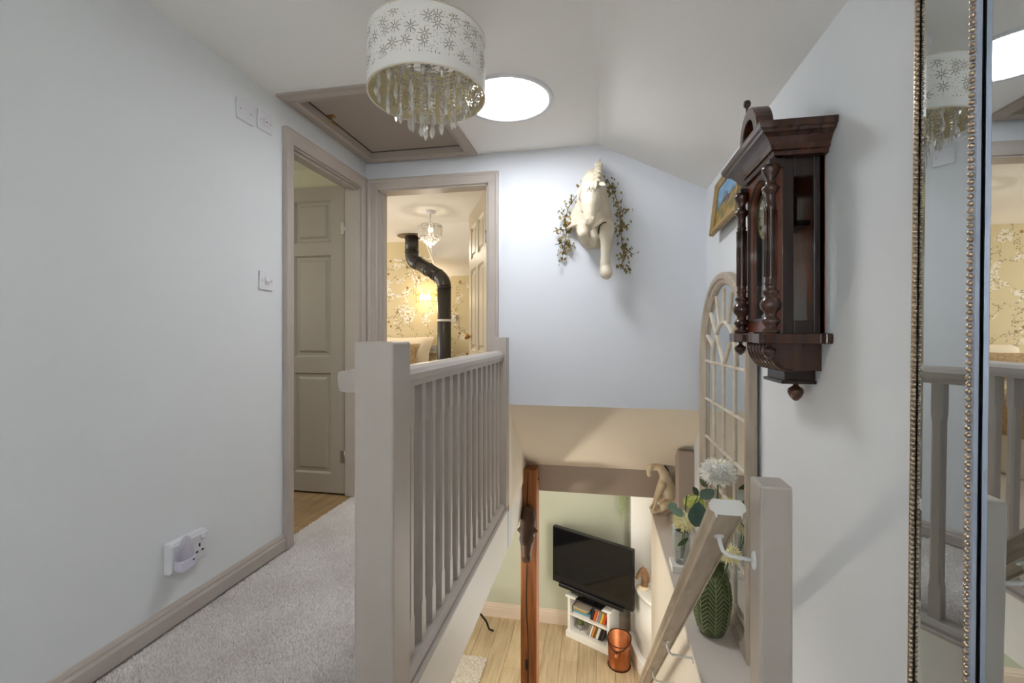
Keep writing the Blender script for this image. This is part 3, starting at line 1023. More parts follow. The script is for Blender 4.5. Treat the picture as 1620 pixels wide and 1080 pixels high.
def bracket(s_, wallx):
    q = P0 + dv * s_ + nv * .004
    br = MB()
    foot = q
    pth = [foot, foot - nv * .016, foot - nv * .034 + Vector((.003, 0, 0)), foot - nv * .043 + Vector((.014, 0, 0))]
    end = Vector((wallx, pth[-1].y + .004, pth[-1].z - .008))
    pth.append(end)
    br.tube(pth, .0046, 10)
    br.tube([foot + nv * .0, foot - nv * .004], .011, 14)
    br.lathe([(.0001, -.007), (.008, -.006), (.0125, -.004), (.0135, 0)], (wallx, end.y, end.z), 20, 'x', sx=.85, sy=1.6)
    return br.build('bracket', bracket_m, hr)


bracket(.115, .341)
bracket(1.26, .37)
bracket(1.95, .37)

# ------------------------------------------------------------------ arched window mirror on the ledge
MX0, MX1 = .545, .582
MY0, MY1 = 1.85, 2.68
MYC = (MY0 + MY1) / 2; MRO = (MY1 - MY0) / 2; ZS = .90; ZB = -.22
am = thing('arched_mirror', 'tall arched window-style mirror in limed wood standing on the stair ledge', 'mirror', (.565, MYC, ZB))
fw = .058


def archpath(off, nseg=28):
    pts = [(MX1, MY1 - off, ZB + off)]
    r = MRO - off
    for i in range(nseg + 1):
        a = PI * i / nseg
        pts.append((MX1, MYC + r * math.cos(a), ZS + r * math.sin(a)))
    pts.append((MX1, MY0 + off, ZB + off))
    return pts


fp = [(0, 0), (0, .016), (.010, .026), (.022, .028), (.030, .037), (.050, .037), (.058, .028), (.058, 0)]
MB().sweep(fp, archpath(fw), (-1, 0, 0), True).build('frame', mir_frame, am)
gp = archpath(fw - .005)
MB().add([(MX1 - .012, y, z) for _, y, z in gp], [tuple(range(len(gp)))]).build('mirror_glass', mirror_m, am)
box(MX1 - .002, MX1 + .004, MY0 + .01, MY1 - .01, ZB + .01, ZS).build('backing', taupe_dark, am)
IY0, IY1 = MY0 + fw, MY1 - fw
IR = MRO - fw


def bar(p, q, w_=.013, nm='glazing_bar'):
    p = Vector((0,) + p); q = Vector((0,) + q)
    d = (q - p).normalized(); s_ = Vector((1, 0, 0)).cross(d) * (w_ / 2)
    f_ = MX1 - .021; bk = MX1 - .011
    vs = []
    for e in (p, q):
        vs += [Vector((bk, 0, 0)) + e + s_, Vector((f_ + .006, 0, 0)) + e + s_, Vector((f_, 0, 0)) + e + s_ * .4, Vector((f_, 0, 0)) + e - s_ * .4, Vector((f_ + .006, 0, 0)) + e - s_, Vector((bk, 0, 0)) + e - s_]
    fs = [tuple(range(6)), tuple(range(6, 12))] + [(i, (i + 1) % 6, 6 + (i + 1) % 6, 6 + i) for i in range(6)]
    MB().add(vs, fs).build(nm, mir_bar, am)


for z in (.885, .682, .48, .278, .076, -.12): bar((IY0, z), (IY1, z))
for q in (.25, .5, .75):
    y = IY0 + (IY1 - IY0) * q
    bar((y, ZB + fw), (y, .885))
for i in range(1, 8):
    a = PI * i / 8
    r0 = 0.005 if i in (2, 6) else .205
    if i == 4: r0 = .2
    bar((MYC + r0 * math.cos(a), .885 + r0 * math.sin(a)), (MYC + IR * math.cos(a), .885 + IR * math.sin(a)))
pth = [(MX1 - .012, MYC + .2 * math.cos(PI * i / 20), .885 + .2 * math.sin(PI * i / 20)) for i in range(21)]
MB().sweep([(-.007, 0), (-.007, .006), (-.003, .010), (.003, .010), (.007, .006), (.007, 0)], pth, (-1, 0, 0)).build('arch_bar', mir_bar, am)

# ------------------------------------------------------------------ wall clock
CY0, CY1 = 1.35, 1.59
CYM = (CY0 + CY1) / 2
CX = .487; XW = XR - .002
ck = thing('wall_clock', 'ornate dark walnut wall clock with turned columns, glass sides and brass pendulum', 'clock', (.55, CYM, .84))
# case: back board, near and far sides with window openings, top, bottom
box(XW - .012, XW, CY0, CY1, 1.03, 1.52).build('back_board', clockred, ck)
for y0, y1 in ((CY0, CY0 + .014), (CY1 - .014, CY1)):
    s_ = MB()
    s_.box(CX, .516, y0, y1, 1.03, 1.52); s_.box(.565, XW, y0, y1, 1.03, 1.52)
    s_.box(.516, .565, y0, y1, 1.03, 1.066); s_.box(.516, .565, y0, y1, 1.455, 1.52)
    sd = s_.build('side_panel', clockwood_d, ck, bevel=.002)
    box(.513, .568, (y0 + y1) / 2 - .001, (y0 + y1) / 2 + .001, 1.062, 1.459).build('side_glass', pane_m, sd)
box(CX, XW, CY0, CY1, 1.505, 1.52).build('case_top', clockwood_d, ck)
# front door with arched glass
dr = MB()
yi0, yi1 = CY0 + .035, CY1 - .035
ym = CYM; ra = (yi1 - yi0) / 2; zc_ = 1.40
dr.box(CX - .016, CX, CY0, yi0, 1.035, 1.505); dr.box(CX - .016, CX, yi1, CY1, 1.035, 1.505); dr.box(CX - .016, CX, yi0, yi1, 1.035, 1.075)
n_ = 20
pts = [(ym + ra * math.cos(PI * i / n_), zc_ + ra * math.sin(PI * i / n_)) for i in range(n_ + 1)]
vs = []; fs = []
for x_ in (CX - .016, CX):
    for y_, z_ in pts: vs.append((x_, y_, z_))
    for y_, z_ in pts: vs.append((x_, y_, 1.505))
k_ = n_ + 1
for base in (0, 2 * k_):
    for i in range(n_): fs.append((base + i, base + i + 1, base + k_ + i + 1, base + k_ + i))
for i in range(n_): fs.append((i, i + 1, 2 * k_ + i + 1, 2 * k_ + i))
dr.add(vs, fs)
dd = dr.build('front_door', clockred, ck)
gl = [(yi0, 1.075), (yi1, 1.075)] + pts
MB().prism(gl, 'x', CX - .009, CX - .007).build('front_glass', front_pane, dd)
MB().sweep([(0, 0), (0, .004), (.008, .004), (.008, 0)], [(CX - .016, yi1, 1.075)] + [(CX - .016, y_, z_) for y_, z_ in pts] + [(CX - .016, yi0, 1.075)], (-1, 0, 0), True).build('glass_beading', clockwood_d, dd)
# movement, dial, hands, numerals
mv = MB(); mv.box(.515, .555, CYM - .04, CYM + .045, 1.345, 1.425); mv.box(.55, XW - .012, CYM - .06, CYM + .06, 1.335, 1.35); mv.build('movement', iron, ck)
dl = MB(); dl.lathe([(.0001, -.003), (.05, -.004), (.052, -.002), (.072, -.002), (.074, 0), (.07, .004), (.0001, .004)], (.4935, CYM + .006, 1.388), 36, 'x'); dlo = dl.build('dial', dial_m, ck)
MB().lathe([(.072, -.003), (.077, -.006), (.081, 0), (.077, .004), (.072, -.003)], (.4935, CYM + .006, 1.388), 36, 'x').build('dial_ring', brass, ck)
NUM = ['XII', 'I', 'II', 'III', 'IIII', 'V', 'VI', 'VII', 'VIII', 'IX', 'X', 'XI']
nm = MB()
for i, s_ in enumerate(NUM):
    a = PI / 2 + i * PI / 6          # dial is read from -X: clockwise goes towards -Y
    rd = Vector((0, -math.cos(a) * -1, math.sin(a)))
    up = Vector((0, math.cos(a), math.sin(a))); up = Vector((0, up.y, up.z)); tn = Vector((0, -up.z, up.y)) * -1
    wds = {'I': .0028, 'V': .006, 'X': .006}
    tot = sum(wds[ch] for ch in s_); cur = -tot / 2
    for ch in s_:
        w_ = wds[ch]; c0 = cur + w_ / 2; cur += w_
        segs = {'I': [((0, -1), (0, 1))], 'V': [((-.7, 1), (0, -1)), ((.7, 1), (0, -1))], 'X': [((-.7, 1), (.7, -1)), ((.7, 1), (-.7, -1))]}[ch]
        for (x0, y0), (x1, y1) in segs:
            ctr = Vector((.4910, CYM + .006, 1.388)) + up * .0615
            A_ = ctr + tn * (c0 + x0 * w_ * .4) + up * (y0 * .0075); B_ = ctr + tn * (c0 + x1 * w_ * .4) + up * (y1 * .0075)
            nm.tube([A_, B_], .0007, 4)
nm.build('numerals', black_m, dlo)
hd = MB(); hd.tube([(.4890, CYM + .006, 1.388), (.4890, CYM + .028, 1.411)], .0016, 5); hd.tube([(.4885, CYM + .006, 1.388), (.4885, CYM + .018, 1.443)], .0013, 5); hd.lathe([(.0001, -.002), (.004, -.001), (.004, .002)], (.4895, CYM + .006, 1.388), 10, 'x')
hd.build('hands', black_m, ck)
pd = MB(); pd.tube([(.532, CYM, 1.40), (.532, CYM, 1.14)], .003, 8); pdo = pd.build('pendulum_rod', clockred, ck)
MB().lathe([(.0001, -.008), (.03, -.006), (.041, -.001), (.041, .002), (.03, .006), (.0001, .007)], (.532, CYM, 1.14), 30, 'x').build('pendulum_bob', brass, ck)
# turned columns
colp = [(.0, .0), (.019, .0), (.020, .008), (.012, .014), (.017, .026), (.021, .032), (.017, .04), (.012, .046), (.013, .056), (.021, .066), (.0235, .078), (.019, .092), (.012, .098), (.016, .106), (.0185, .112), (.012, .118), (.0125, .132), (.015, .134), (.0125, .138),
        (.0125, .15), (.0125, .335), (.015, .34), (.0125, .345), (.0125, .375), (.019, .385), (.0225, .393), (.014, .40), (.0115, .415), (.018, .428), (.0225, .44), (.0225, .452), (.0, .452)]
for y in (1.343, 1.597):
    cc = MB().lathe([(r_ * (1.16 if h_ < .33 else 1.0), h_) for r_, h_ in colp], (.456, y, 1.032), 24).build('column', clockwood, ck)
    # flutes on the shaft
    fl_ = MB()
    for q in range(12):
        a = q * PI / 6
        x_, y_ = .456 + .0142 * math.cos(a), y + .0142 * math.sin(a)
        fl_.tube([(x_, y_, 1.185), (x_, y_, 1.364)], .0022, 6)
    fl_.build('reeding', clockwood, cc)
    # block behind capital
    MB().box(.45, CX, y - .012, y + .012, 1.478, 1.50).build('capital_block', clockwood_d, ck)
# cornice: stepped cove moulding on three sides
cor = [(0, 1.505), (.014, 1.508), (.018, 1.518), (.024, 1.520), (.028, 1.532), (.040, 1.548), (.050, 1.554), (.056, 1.556), (.058, 1.562), (.064, 1.566), (.066, 1.576), (.066, 1.582), (0, 1.582)]
pth = [(XW, CY0 - .005, 0), (CX - .012, CY0 - .005, 0), (CX - .012, CY1 + .005, 0), (XW, CY1 + .005, 0)]
# outward = n x d with n=+z reversed
MB().sweep([(a, b) for a, b in cor], pth, (0, 0, 1)).build('cornice', clockwood, ck)
box(CX - .02, XW, CY0 - .01, CY1 + .01, 1.574, 1.581).build('cornice_top', clockwood_d, ck)
# crown: arch, back board, finial
n_ = 18; ro, ri = .078, .050; yc, zc2 = CYM - .025, 1.594
cr = MB(); vs = []; fs = []
xs_ = (.428, .474)
for i in range(n_ + 1):
    a = PI * 1.04 * i / n_ - .06
    for r_, x_ in ((ro, xs_[0]), (ro, xs_[1]), (ri, xs_[1]), (ri, xs_[0])):
        vs.append((x_, yc + r_ * math.cos(a), zc2 + r_ * 1.22 * math.sin(a)))
for i in range(n_):
    for q in range(4):
        fs.append((4 * i + q, 4 * i + (q + 1) % 4, 4 * i + 4 + (q + 1) % 4, 4 * i + 4 + q))
fs += [(0, 1, 2, 3), (4 * n_, 4 * n_ + 1, 4 * n_ + 2, 4 * n_ + 3)]
cr.add(vs, fs)
cr.box(.428, .474, yc - ro, yc - ri, 1.578, 1.6); cr.box(.428, .474, yc + ri, yc + ro, 1.578, 1.6)
cr.build('crown_arch', clockwood, ck, bevel=.003)
bb = [(CYM + .055 + .14 * math.cos(PI * i / 18), 1.58 + .10 * math.sin(PI * i / 18)) for i in range(19)]
MB().prism(bb, 'x', .476, .486).build('crown_board', clockwood_d, ck)
MB().lathe([(.0, .0), (.008, .0), (.005, .012), (.004, .05), (.0035, .075), (.010, .082), (.0115, .09), (.009, .098), (0, .102)], (.45, CYM + .052, 1.652), 14).build('crown_finial', clockwood, ck)
MB().lathe([(.0, .0), (.01, .0), (.006, .01), (.012, .03), (.008, .045), (.004, .055), (0, .06)], (.45, yc, 1.578), 14).build('crown_spindle', clockred, ck)
# shelf base
shp = [(XW, CY0 - .03), (.60, CY0 - .03)]
poly = [(XW, CY0 - .045), (.575, CY0 - .045), (.57, CY0 - .03), (.428, CY0 - .03), (.422, CY0 - .022), (.422, CY0 + .035), (.445, CY0 + .045), (.452, CYM), (.445, CY1 - .045), (.422, CY1 - .035), (.422, CY1 + .022), (.428, CY1 + .03), (.57, CY1 + .03), (.575, CY1 + .045), (XW, CY1 + .045)]
MB().prism(poly, 'z', 1.004, 1.032).build('shelf', clockwood, ck, bevel=.003)
# bracket bowl with gadroons
bw = MB(); nb = 10
for i in range(nb + 1):
    pass
prof = [(CX - .02 + .062 * (1 - math.cos(i / nb * PI / 2)), 1.004 - .075 * math.sin(i / nb * PI / 2)) for i in range(nb + 1)]
poly = [(XW, 1.004)] + [p for p in prof] + [(XW, .929)]
bw.prism(poly, 'y', CY0 + .02, CY1 - .02)
bwo = bw.build('bracket_bowl', clockwood, ck)
for q in range(7):
    y = CY0 + .035 + q * .028
    MB().tube([(p[0] - .002, y, p[1]) for p in prof], [.006 + .004 * math.sin(PI * i / nb) for i in range(nb + 1)], 8).build('gadroon', clockwood, bwo)
box(.512, XW, 1.405, 1.535, .898, .932).build('bracket_block', clockwood_d, ck, bevel=.002)
box(.503, XW, 1.398, 1.542, .89, .899).build('bracket_foot', clockwood_d, ck)
drop = [(0, .0), (.009, .0), (.006, -.008), (.008, -.014), (.020, -.022), (.0215, -.032), (.016, -.046), (.007, -.056), (0, -.059)]
MB().lathe(drop, (.566, 1.468, .892), 18).build('drop_finial', clockwood, ck)
for y in (1.343, 1.597):
    MB().lathe([(r_ * .85, h_ * .75) for r_, h_ in drop], (.452, y, 1.005), 16).build('corner_finial', clockwood, ck)

# ------------------------------------------------------------------ small painting
pt = thing('framed_painting', 'small gilt-framed oil painting of a hilltop castle under blue sky', 'painting', (.578, 2.225, 1.655), (R(-2.5), R(7), 0))
pw2, ph2 = .21, .13
fr = [(0, 0), (0, .012), (.012, .016), (.03, .022), (.034, .018), (.034, 0)]
MB().sweep(fr, [(0, -pw2 + .034, -ph2 + .034), (0, -pw2 + .034, ph2 - .034), (0, pw2 - .034, ph2 - .034), (0, pw2 - .034, -ph2 + .034)][::-1], (-1, 0, 0), True).build('frame', frame_gold, pt, local=True)
box(-.006, -.002, -pw2 + .03, pw2 - .03, -ph2 + .03, ph2 - .03).build('canvas', paint_m, pt, local=True)
cs_ = MB()
for y0, y1, z0, z1 in ((-.02, .06, -.01, .012), (.035, .048, -.01, .045), (-.005, .012, 0, .03), (.06, .07, -.01, .022), (-.04, -.02, -.015, .004)):
    cs_.box(-.0066, -.006, y0, y1, z0, z1)
cs_.build('painted_castle', mat('castle_paint', (132, 98, 84), .6, var=(30, (70, 76, 96))), pt, local=True)

# ------------------------------------------------------------------ beaded standing mirror
bmr = thing('beaded_mirror', 'full-length floor mirror with twin beaded borders leaning on the near right wall', 'mirror', (.531, .58, 0), (0, R(.55), 0))
FY, NY = .335, -.335   # local far and near edges
H = 1.78
wst = .098 * .952; dpt = .03
# mirrored border strips sloping inwards
for nm_, ring in (('border_strip', 0),):
    o_ = [(FY, 0.0), (FY, H), (NY, H), (NY, 0.0)]
    i_ = [(FY - wst, wst), (FY - wst, H - wst), (NY + wst, H - wst), (NY + wst, wst)]
    for k_ in range(4):
        j = (k_ + 1) % 4
        a0, a1, b0, b1 = o_[k_], o_[j], i_[k_], i_[j]
        def lerp(p, q, t_): return (p[0] + (q[0] - p[0]) * t_, p[1] + (q[1] - p[1]) * t_)
        A_ = lerp(a0, b0, .05); B_ = lerp(a1, b1, .05); C_ = lerp(a1, b1, .95); D_ = lerp(a0, b0, .95)
        A2 = lerp(a0, b0, .15); B2 = lerp(a1, b1, .15); C2 = lerp(a1, b1, .85); D2 = lerp(a0, b0, .85)
        def P3(p, t_, e=0): return (.002 + dpt * t_ + e, p[0], p[1])
        mb = MB()
        mb.add([P3(A_, .05, .0008), P3(B_, .05, .0008), P3(B2, .15), P3(A2, .15)], [(0, 1, 2, 3)])
        mb.add([P3(A2, .15), P3(B2, .15), P3(C2, .85), P3(D2, .85)], [(0, 1, 2, 3)])
        mb.add([P3(D2, .85), P3(C2, .85), P3(C_, .95, .0008), P3(D_, .95, .0008)], [(0, 1, 2, 3)])
        mb.build('border_strip', mirror_m, bmr, local=True)
gl0 = [(FY - wst, wst), (FY - wst, H - wst), (NY + wst, H - wst), (NY + wst, wst)]
bev = .022
gl1 = [(FY - wst - bev, wst + bev), (FY - wst - bev, H - wst - bev), (NY + wst + bev, H - wst - bev), (NY + wst + bev, wst + bev)]
mb = MB(); mb.add([(dpt + .004, y, z) for y, z in gl0] + [(dpt, y, z) for y, z in gl1], [(4, 5, 6, 7)] + [(k_, (k_ + 1) % 4, 4 + (k_ + 1) % 4, 4 + k_) for k_ in range(4)])
mb.build('mirror_glass', mirror_m, bmr, local=True)
mb = MB(); mb.sweep([(.002, 0), (.002, .006), (-.008, .008), (-.010, .002), (-.010, 0)], [(dpt + .001, y, z) for y, z in gl0][::-1], (-1, 0, 0), True)
mb.build('inner_edge', silver_edge, bmr, local=True)
mb = MB(); mb.sweep([(.002, -.036), (.002, .001), (-.004, .002), (-.005, -.003), (-.005, -.036)], [(0.0, y, z) for y, z in [(FY, 0.002), (FY, H), (NY, H), (NY, 0.002)]][::-1], (-1, 0, 0), True)
mb.build('outer_frame', bead_m, bmr, local=True)
box(dpt + .004, .036, NY + .01, FY - .01, .01, H - .01).build('backing', dark_gap, bmr, local=True)


def beads(name, path, r, pitch):
    mb = MB()
    for k_ in range(4):
        p, q = Vector(path[k_]), Vector(path[(k_ + 1) % 4])
        L_ = (q - p).length; n_ = int(L_ / pitch)
        for i in range(n_):
            c_ = p + (q - p) * (i / n_)
            mb.ball(c_, r, 8, 6)
    o = mb.build(name, bead_m, bmr, local=True)
    o['kind'] = 'stuff'
    return o


beads('beading', [(-.001, y, z) for y, z in [(FY - .002, .004), (FY - .002, H - .004), (NY + .002, H - .004), (NY + .002, .004)]], .0040, .0086)
beads('beading', [(dpt - .007, y, z) for y, z in [(a + (.005 if a > 0 else -.005), b + (.005 if b > 1 else -.005)) for a, b in gl0]], .0048, .0112)

# ------------------------------------------------------------------ horse wall bust
HBX, HBY = -.01, YF - .005
hb = thing('horse_wall_bust', 'cream sculpted horse bust with one foreleg stretched down, mounted on the far wall', 'sculpture', (HBX, YF, 1.36))


def W(x, d, z): return (HBX + x, YF - d, z)


b = MB()
# shoulders: half-elliptic sections rising to the crest
secs = [(2.02, -.006, .010, .015), (1.97, -.03, .020, .05), (1.91, -.065, .040, .075), (1.86, -.095, .056, .09), (1.80, -.128, .070, .098), (1.74, -.155, .080, .098), (1.69, -.172, .087, .092), (1.655, -.183, .092, .088), (1.645, -.170, .084, .078)]
secs2 = [(1.66, -.135, .045, .085), (1.62, -.13, .04, .085), (1.58, -.11, .035, .08), (1.545, -.085, .025, .06), (1.53, -.06, .015, .04)]
for sc_ in (secs, secs2):
    vs_ = []; fs_ = []; K_ = 18
    for z_, xl_, xr_, D_ in sc_:
        for i in range(K_ + 1):
            a = PI * i / K_
            vs_.append(W((xl_ + xr_) / 2 - (xr_ - xl_) / 2 * math.cos(a), D_ * math.sin(a) ** .8, z_))
        for i in (1,): vs_.append(W((xl_ + xr_) / 2, 0, z_))
    M_ = K_ + 2
    for q in range(len(sc_) - 1):
        for i in range(M_):
            j = (i + 1) % M_
            fs_.append((q * M_ + i, q * M_ + j, (q + 1) * M_ + j, (q + 1) * M_ + i))
    fs_ += [tuple(range(M_)), tuple(range((len(sc_) - 1) * M_, len(sc_) * M_))]
    b.add(vs_, fs_)
hx_ = -.037
# neck arching out from the wall
b.limb([W(-.01, .05, 1.95), W(-.02, .10, 1.91), W(-.03, .155, 1.865), W(-.035, .195, 1.82)], [.035, .055, .06, .055])
# head: broad brow tapering to the muzzle
b.limb([W(hx_, .20, 1.815), W(hx_, .235, 1.765), W(hx_, .262, 1.71), W(hx_, .28, 1.655), W(hx_, .285, 1.615)], [.056, .056, .045, .033, .027])
for s_ in (-1, 1):
    b.limb([W(hx_ + s_ * .028, .215, 1.79), W(hx_ + s_ * .04, .225, 1.745), W(hx_ + s_ * .034, .235, 1.70)], [.03, .027, .02])    # cheek
    b.limb([W(hx_ + s_ * .034, .262, 1.772), W(hx_ + s_ * .043, .256, 1.758)], [.015, .013])                                    # brow ridge
    b.limb([W(hx_ + s_ * .014, .302, 1.632), W(hx_ + s_ * .016, .298, 1.612)], [.012, .010])                                   # nostril
b.limb([W(hx_, .285, 1.605), W(hx_, .275, 1.592)], [.020, .017])
# folded near leg
b.limb([W(-.085, .07, 1.64), W(-.083, .13, 1.62), W(-.078, .145, 1.59)], [.036, .034, .032])
b.limb([W(-.078, .14, 1.585), W(-.07, .09, 1.555), W(-.06, .05, 1.55)], [.03, .026, .02])
# chest muscle between the legs
b.limb([W(-.025, .09, 1.63), W(-.022, .095, 1.58), W(-.022, .08, 1.555)], [.036, .034, .028])
# stretched leg
b.limb([W(.050, .075, 1.64), W(.052, .10, 1.60), W(.048, .125, 1.54), W(.044, .13, 1.47), W(.043, .122, 1.43)], [.046, .042, .032, .0255, .027])
b.limb([W(.043, .122, 1.43), W(.042, .112, 1.408)], [.029, .027])
b.limb([W(.046, .12, 1.395), W(.049, .128, 1.368)], [.032, .035])
bust_body = b.build('body', plaster, hb, remesh=.005, smoothit=2)
# ears
e = MB()
for base, mid, tip in ((W(hx_ - .040, .215, 1.825), W(hx_ - .058, .25, 1.79), W(hx_ - .060, .265, 1.742)), (W(hx_ + .036, .205, 1.83), W(hx_ + .058, .24, 1.832), W(hx_ + .082, .262, 1.815))):
    base, mid, tip = Vector(base), Vector(mid), Vector(tip)
    e.tube([base, base.lerp(mid, .5), mid, mid.lerp(tip, .6), tip], [.014, .018, .018, .012, .003], 10, flat=.55)
e.build('ears', plaster, hb)
eb = MB()
for s_ in (-1, 1): eb.ball(W(hx_ + s_ * .046, .252, 1.748), .008, 10, 8)
eb.build('eyes', plaster, hb)
# mane tufts down the crest
mn = MB()
for i in range(17):
    t_ = i / 16
    x_ = .010 - .010 * t_; d_ = .055 + .165 * t_; z_ = 1.995 - .145 * t_ + .035 * math.sin(t_ * PI)
    mn.ball(W(x_ + .006 * (-1) ** i, d_ + .012, z_), .0135, 10, 8, (1.25, 1.3, .52), Euler((R(-25), R(24), 0)).to_matrix())
for i in range(6):
    k_ = i - 2.5
    mn.tube([W(hx_ + .012 + k_ * .006, .215, 1.86), W(hx_ + .008 + k_ * .009, .262, 1.825), W(hx_ + .006 + k_ * .009, .29, 1.78 + .012 * (i % 2))], [.010, .009, .002], 8)
mn.tube([W(.0, .045, 1.985), W(.006, .05, 2.012), W(.016, .055, 2.040)], [.014, .011, .003], 8)
mn.build('mane', plaster, hb)
# flared rim of the breast
rim_pts = [W(-.180, .01, 1.650), W(-.165, .055, 1.648), W(-.125, .098, 1.655), W(-.085, .118, 1.652), W(-.05, .125, 1.635), W(-.01, .122, 1.632), W(.02, .115, 1.65), W(.05, .10, 1.658), W(.072, .06, 1.655), W(.080, .01, 1.655)]
MB().tube(rim_pts, .008, 8).build('chest_collar', plaster, hb)
seam = [W(.008, .105, 1.575), W(.006, .118, 1.61), W(.014, .128, 1.638), W(.035, .130, 1.652), W(.075, .09, 1.655)]
MB().tube(seam, .0032, 6).build('leg_seam', black_m, hb)

# dried vine behind the bust
vn = thing('dried_vine', 'trailing vine of small dry gold leaves draped around the horse bust', 'vine', (HBX, YF, 1.36))
stems = [
    [W(.055, .02, 1.93), W(.10, .03, 1.83), W(.125, .03, 1.74), W(.13, .03, 1.64), W(.14, .03, 1.54), W(.15, .03, 1.47), W(.13, .03, 1.40)],
    [W(.14, .03, 1.55), W(.18, .03, 1.50), W(.20, .03, 1.485)],
    [W(.13, .03, 1.74), W(.165, .03, 1.745)], [W(.135, .03, 1.64), W(.18, .03, 1.66)], [W(.14, .03, 1.41), W(.17, .03, 1.385)],
    [W(-.05, .02, 1.90), W(-.12, .03, 1.84), W(-.17, .03, 1.77), W(-.185, .03, 1.70), W(-.18, .03, 1.62), W(-.19, .03, 1.54), W(-.21, .03, 1.45)],
    [W(-.18, .03, 1.64), W(-.23, .04, 1.645), W(-.255, .04, 1.63)], [W(-.19, .03, 1.56), W(-.14, .04, 1.545), W(-.125, .04, 1.53)],
    [W(-.185, .03, 1.69), W(-.13, .06, 1.655)], [W(-.19, .03, 1.57), W(-.245, .04, 1.555)],
]
sm_ = MB(); lv = MB()
rg = random.Random(9)
for sidx, s_ in enumerate(stems):
    sm_.tube(s_, .0022, 5)
    P_ = [Vector(p) for p in s_]
    for a_, b_ in zip(P_[:-1], P_[1:]):
        cnt = max(3, int((b_ - a_).length / .0042))
        for q in range(cnt):
            if rg.random() < .2: continue
            c_ = a_.lerp(b_, rg.random()) + Vector((rg.gauss(0, .019), rg.uniform(-.02, .012), rg.gauss(0, .016)))
            c_.y = min(c_.y, YF - .006)
            r_ = rg.uniform(.009, .014)
            rot = Euler((rg.uniform(-.9, .9) + PI / 2, rg.uniform(-.9, .9), rg.uniform(0, 6.28))).to_matrix()
            pts_ = [(0, -1.1, 0), (.62, -.3, .22), (.5, .6, .16), (0, 1.1, 0), (-.5, .6, .16), (-.62, -.3, .22), (0, 0, 0)]
            vs_ = []
            for p in pts_:
                v_ = c_ + rot @ Vector(p) * r_
                v_.y = min(v_.y, YF - .001)
                vs_.append(v_)
            lv.add(vs_, [(0, 1, 6), (1, 2, 6), (2, 3, 6), (3, 4, 6), (4, 5, 6), (5, 0, 6)])
sm_.build('stem', stem_dry, vn)
lo = lv.build('leaves', leaf_dry, vn); lo['kind'] = 'stuff'

# ------------------------------------------------------------------ oak post with carved mask
post = thing('oak_post', 'rough orange-brown oak post with a long crack rising beside the stairs', 'post', (-.50, 3.32, ZL))
box(-.562, -.444, 3.26, 3.40, ZL, .045).build('timber', oak_dark, post, bevel=.006)
ckp = [(-.505 + .012 * math.sin(z_ * 2.2) + .004 * math.sin(z_ * 9), 3.2585, z_) for z_ in [.03 - .06 * i for i in range(40)]]
MB().tube(ckp, [.002 + .002 * abs(math.sin(i * .3)) for i in range(40)], 6).build('crack', black_m, post)
box(-.525, -.511, 3.2555, 3.262, -1.40, -1.33).build('mortice_hole', black_m, post)
MB().lathe([(.0001, .006), (.007, .005), (.008, 0)], (-.444, 3.33, -.04), 8, 'x').build('bolt', iron, post)

mk = thing('carved_mask', 'dark carved wooden animal head hanging on the oak post', 'carving', (-.497, 3.25, -.56))


def Q(x, d, z): return (-.497 + x, 3.255 - d, z)


b = MB()
b.limb([Q(0, .03, -.25), Q(0, .05, -.30), Q(0, .08, -.37)], [.048, .058, .058])
b.limb([Q(0, .08, -.36), Q(0, .12, -.43), Q(0, .13, -.50), Q(0, .125, -.53)], [.056, .046, .034, .034])
for s_ in (-1, 1):
    b.limb([Q(s_ * .045, .09, -.35), Q(s_ * .062, .085, -.355)], [.020, .013])
    b.limb([Q(s_ * .035, .11, -.40), Q(s_ * .03, .125, -.425)], [.02, .017])
    b.limb([Q(s_ * .018, .145, -.52), Q(s_ * .018, .14, -.54)], [.016, .014])
b.build('head', mask_m, mk, remesh=.006, smoothit=2)
MB().tube([Q(0, .005, -.20), Q(.0, .012, -.21), Q(0, .02, -.24)], .004, 6).build('hanging_loop', iron, mk)
e = MB()
for s_ in (-1, 1): e.ball(Q(s_ * .036, .128, -.405), .006, 8, 6)
e.build('eyes', black_m, mk)

# ------------------------------------------------------------------ seated horse statue on the ledge
sx0, sy0, sz0 = .475, 3.33, -.22
hs = thing('horse_statue', 'cream seated horse statue with bowed head at the far end of the ledge', 'statue', (sx0, sy0, sz0))


def K(x, d, z): return (sx0 + x, sy0 - d, sz0 + z)


b = MB()
b.limb([K(.025, 0, .07), K(.012, 0, .125), K(-.005, 0, .18), K(-.018, 0, .225)], [.060, .052, .048, .042])
b.limb([K(-.018, 0, .225), K(-.030, 0, .275), K(-.058, 0, .322), K(-.095, 0, .345)], [.042, .034, .029, .027])
b.limb([K(-.100, 0, .345), K(-.124, .004, .315), K(-.132, .006, .28), K(-.130, .006, .262)], [.029, .026, .018, .017])
for s_ in (-1, 1):
    b.limb([K(-.04, s_ * .030, .205), K(-.066, s_ * .032, .145), K(-.085, s_ * .034, .085), K(-.098, s_ * .036, .04), K(-.115, s_ * .036, .014)], [.026, .017, .012, .010, .013])
    b.limb([K(.03, s_ * .04, .075), K(-.03, s_ * .05, .066), K(-.045, s_ * .05, .03), K(-.095, s_ * .05, .014)], [.046, .034, .014, .012])
b.build('body', statue_m, hs, remesh=.006, smoothit=2)
e = MB()
for s_ in (-1, 1): e.tube([K(-.103, s_ * .015, .362), K(-.108, s_ * .019, .386), K(-.113, s_ * .019, .402)], [.008, .009, .001], 8)
e.build('ears', statue_m, hs)
tl_ = MB(); tl_.limb([K(.065, 0, .06), K(.078, .02, .035), K(.08, .05, .014)], [.016, .018, .012]); tl_.build('tail', mat('statue_dark', (52, 40, 30), .6), hs)
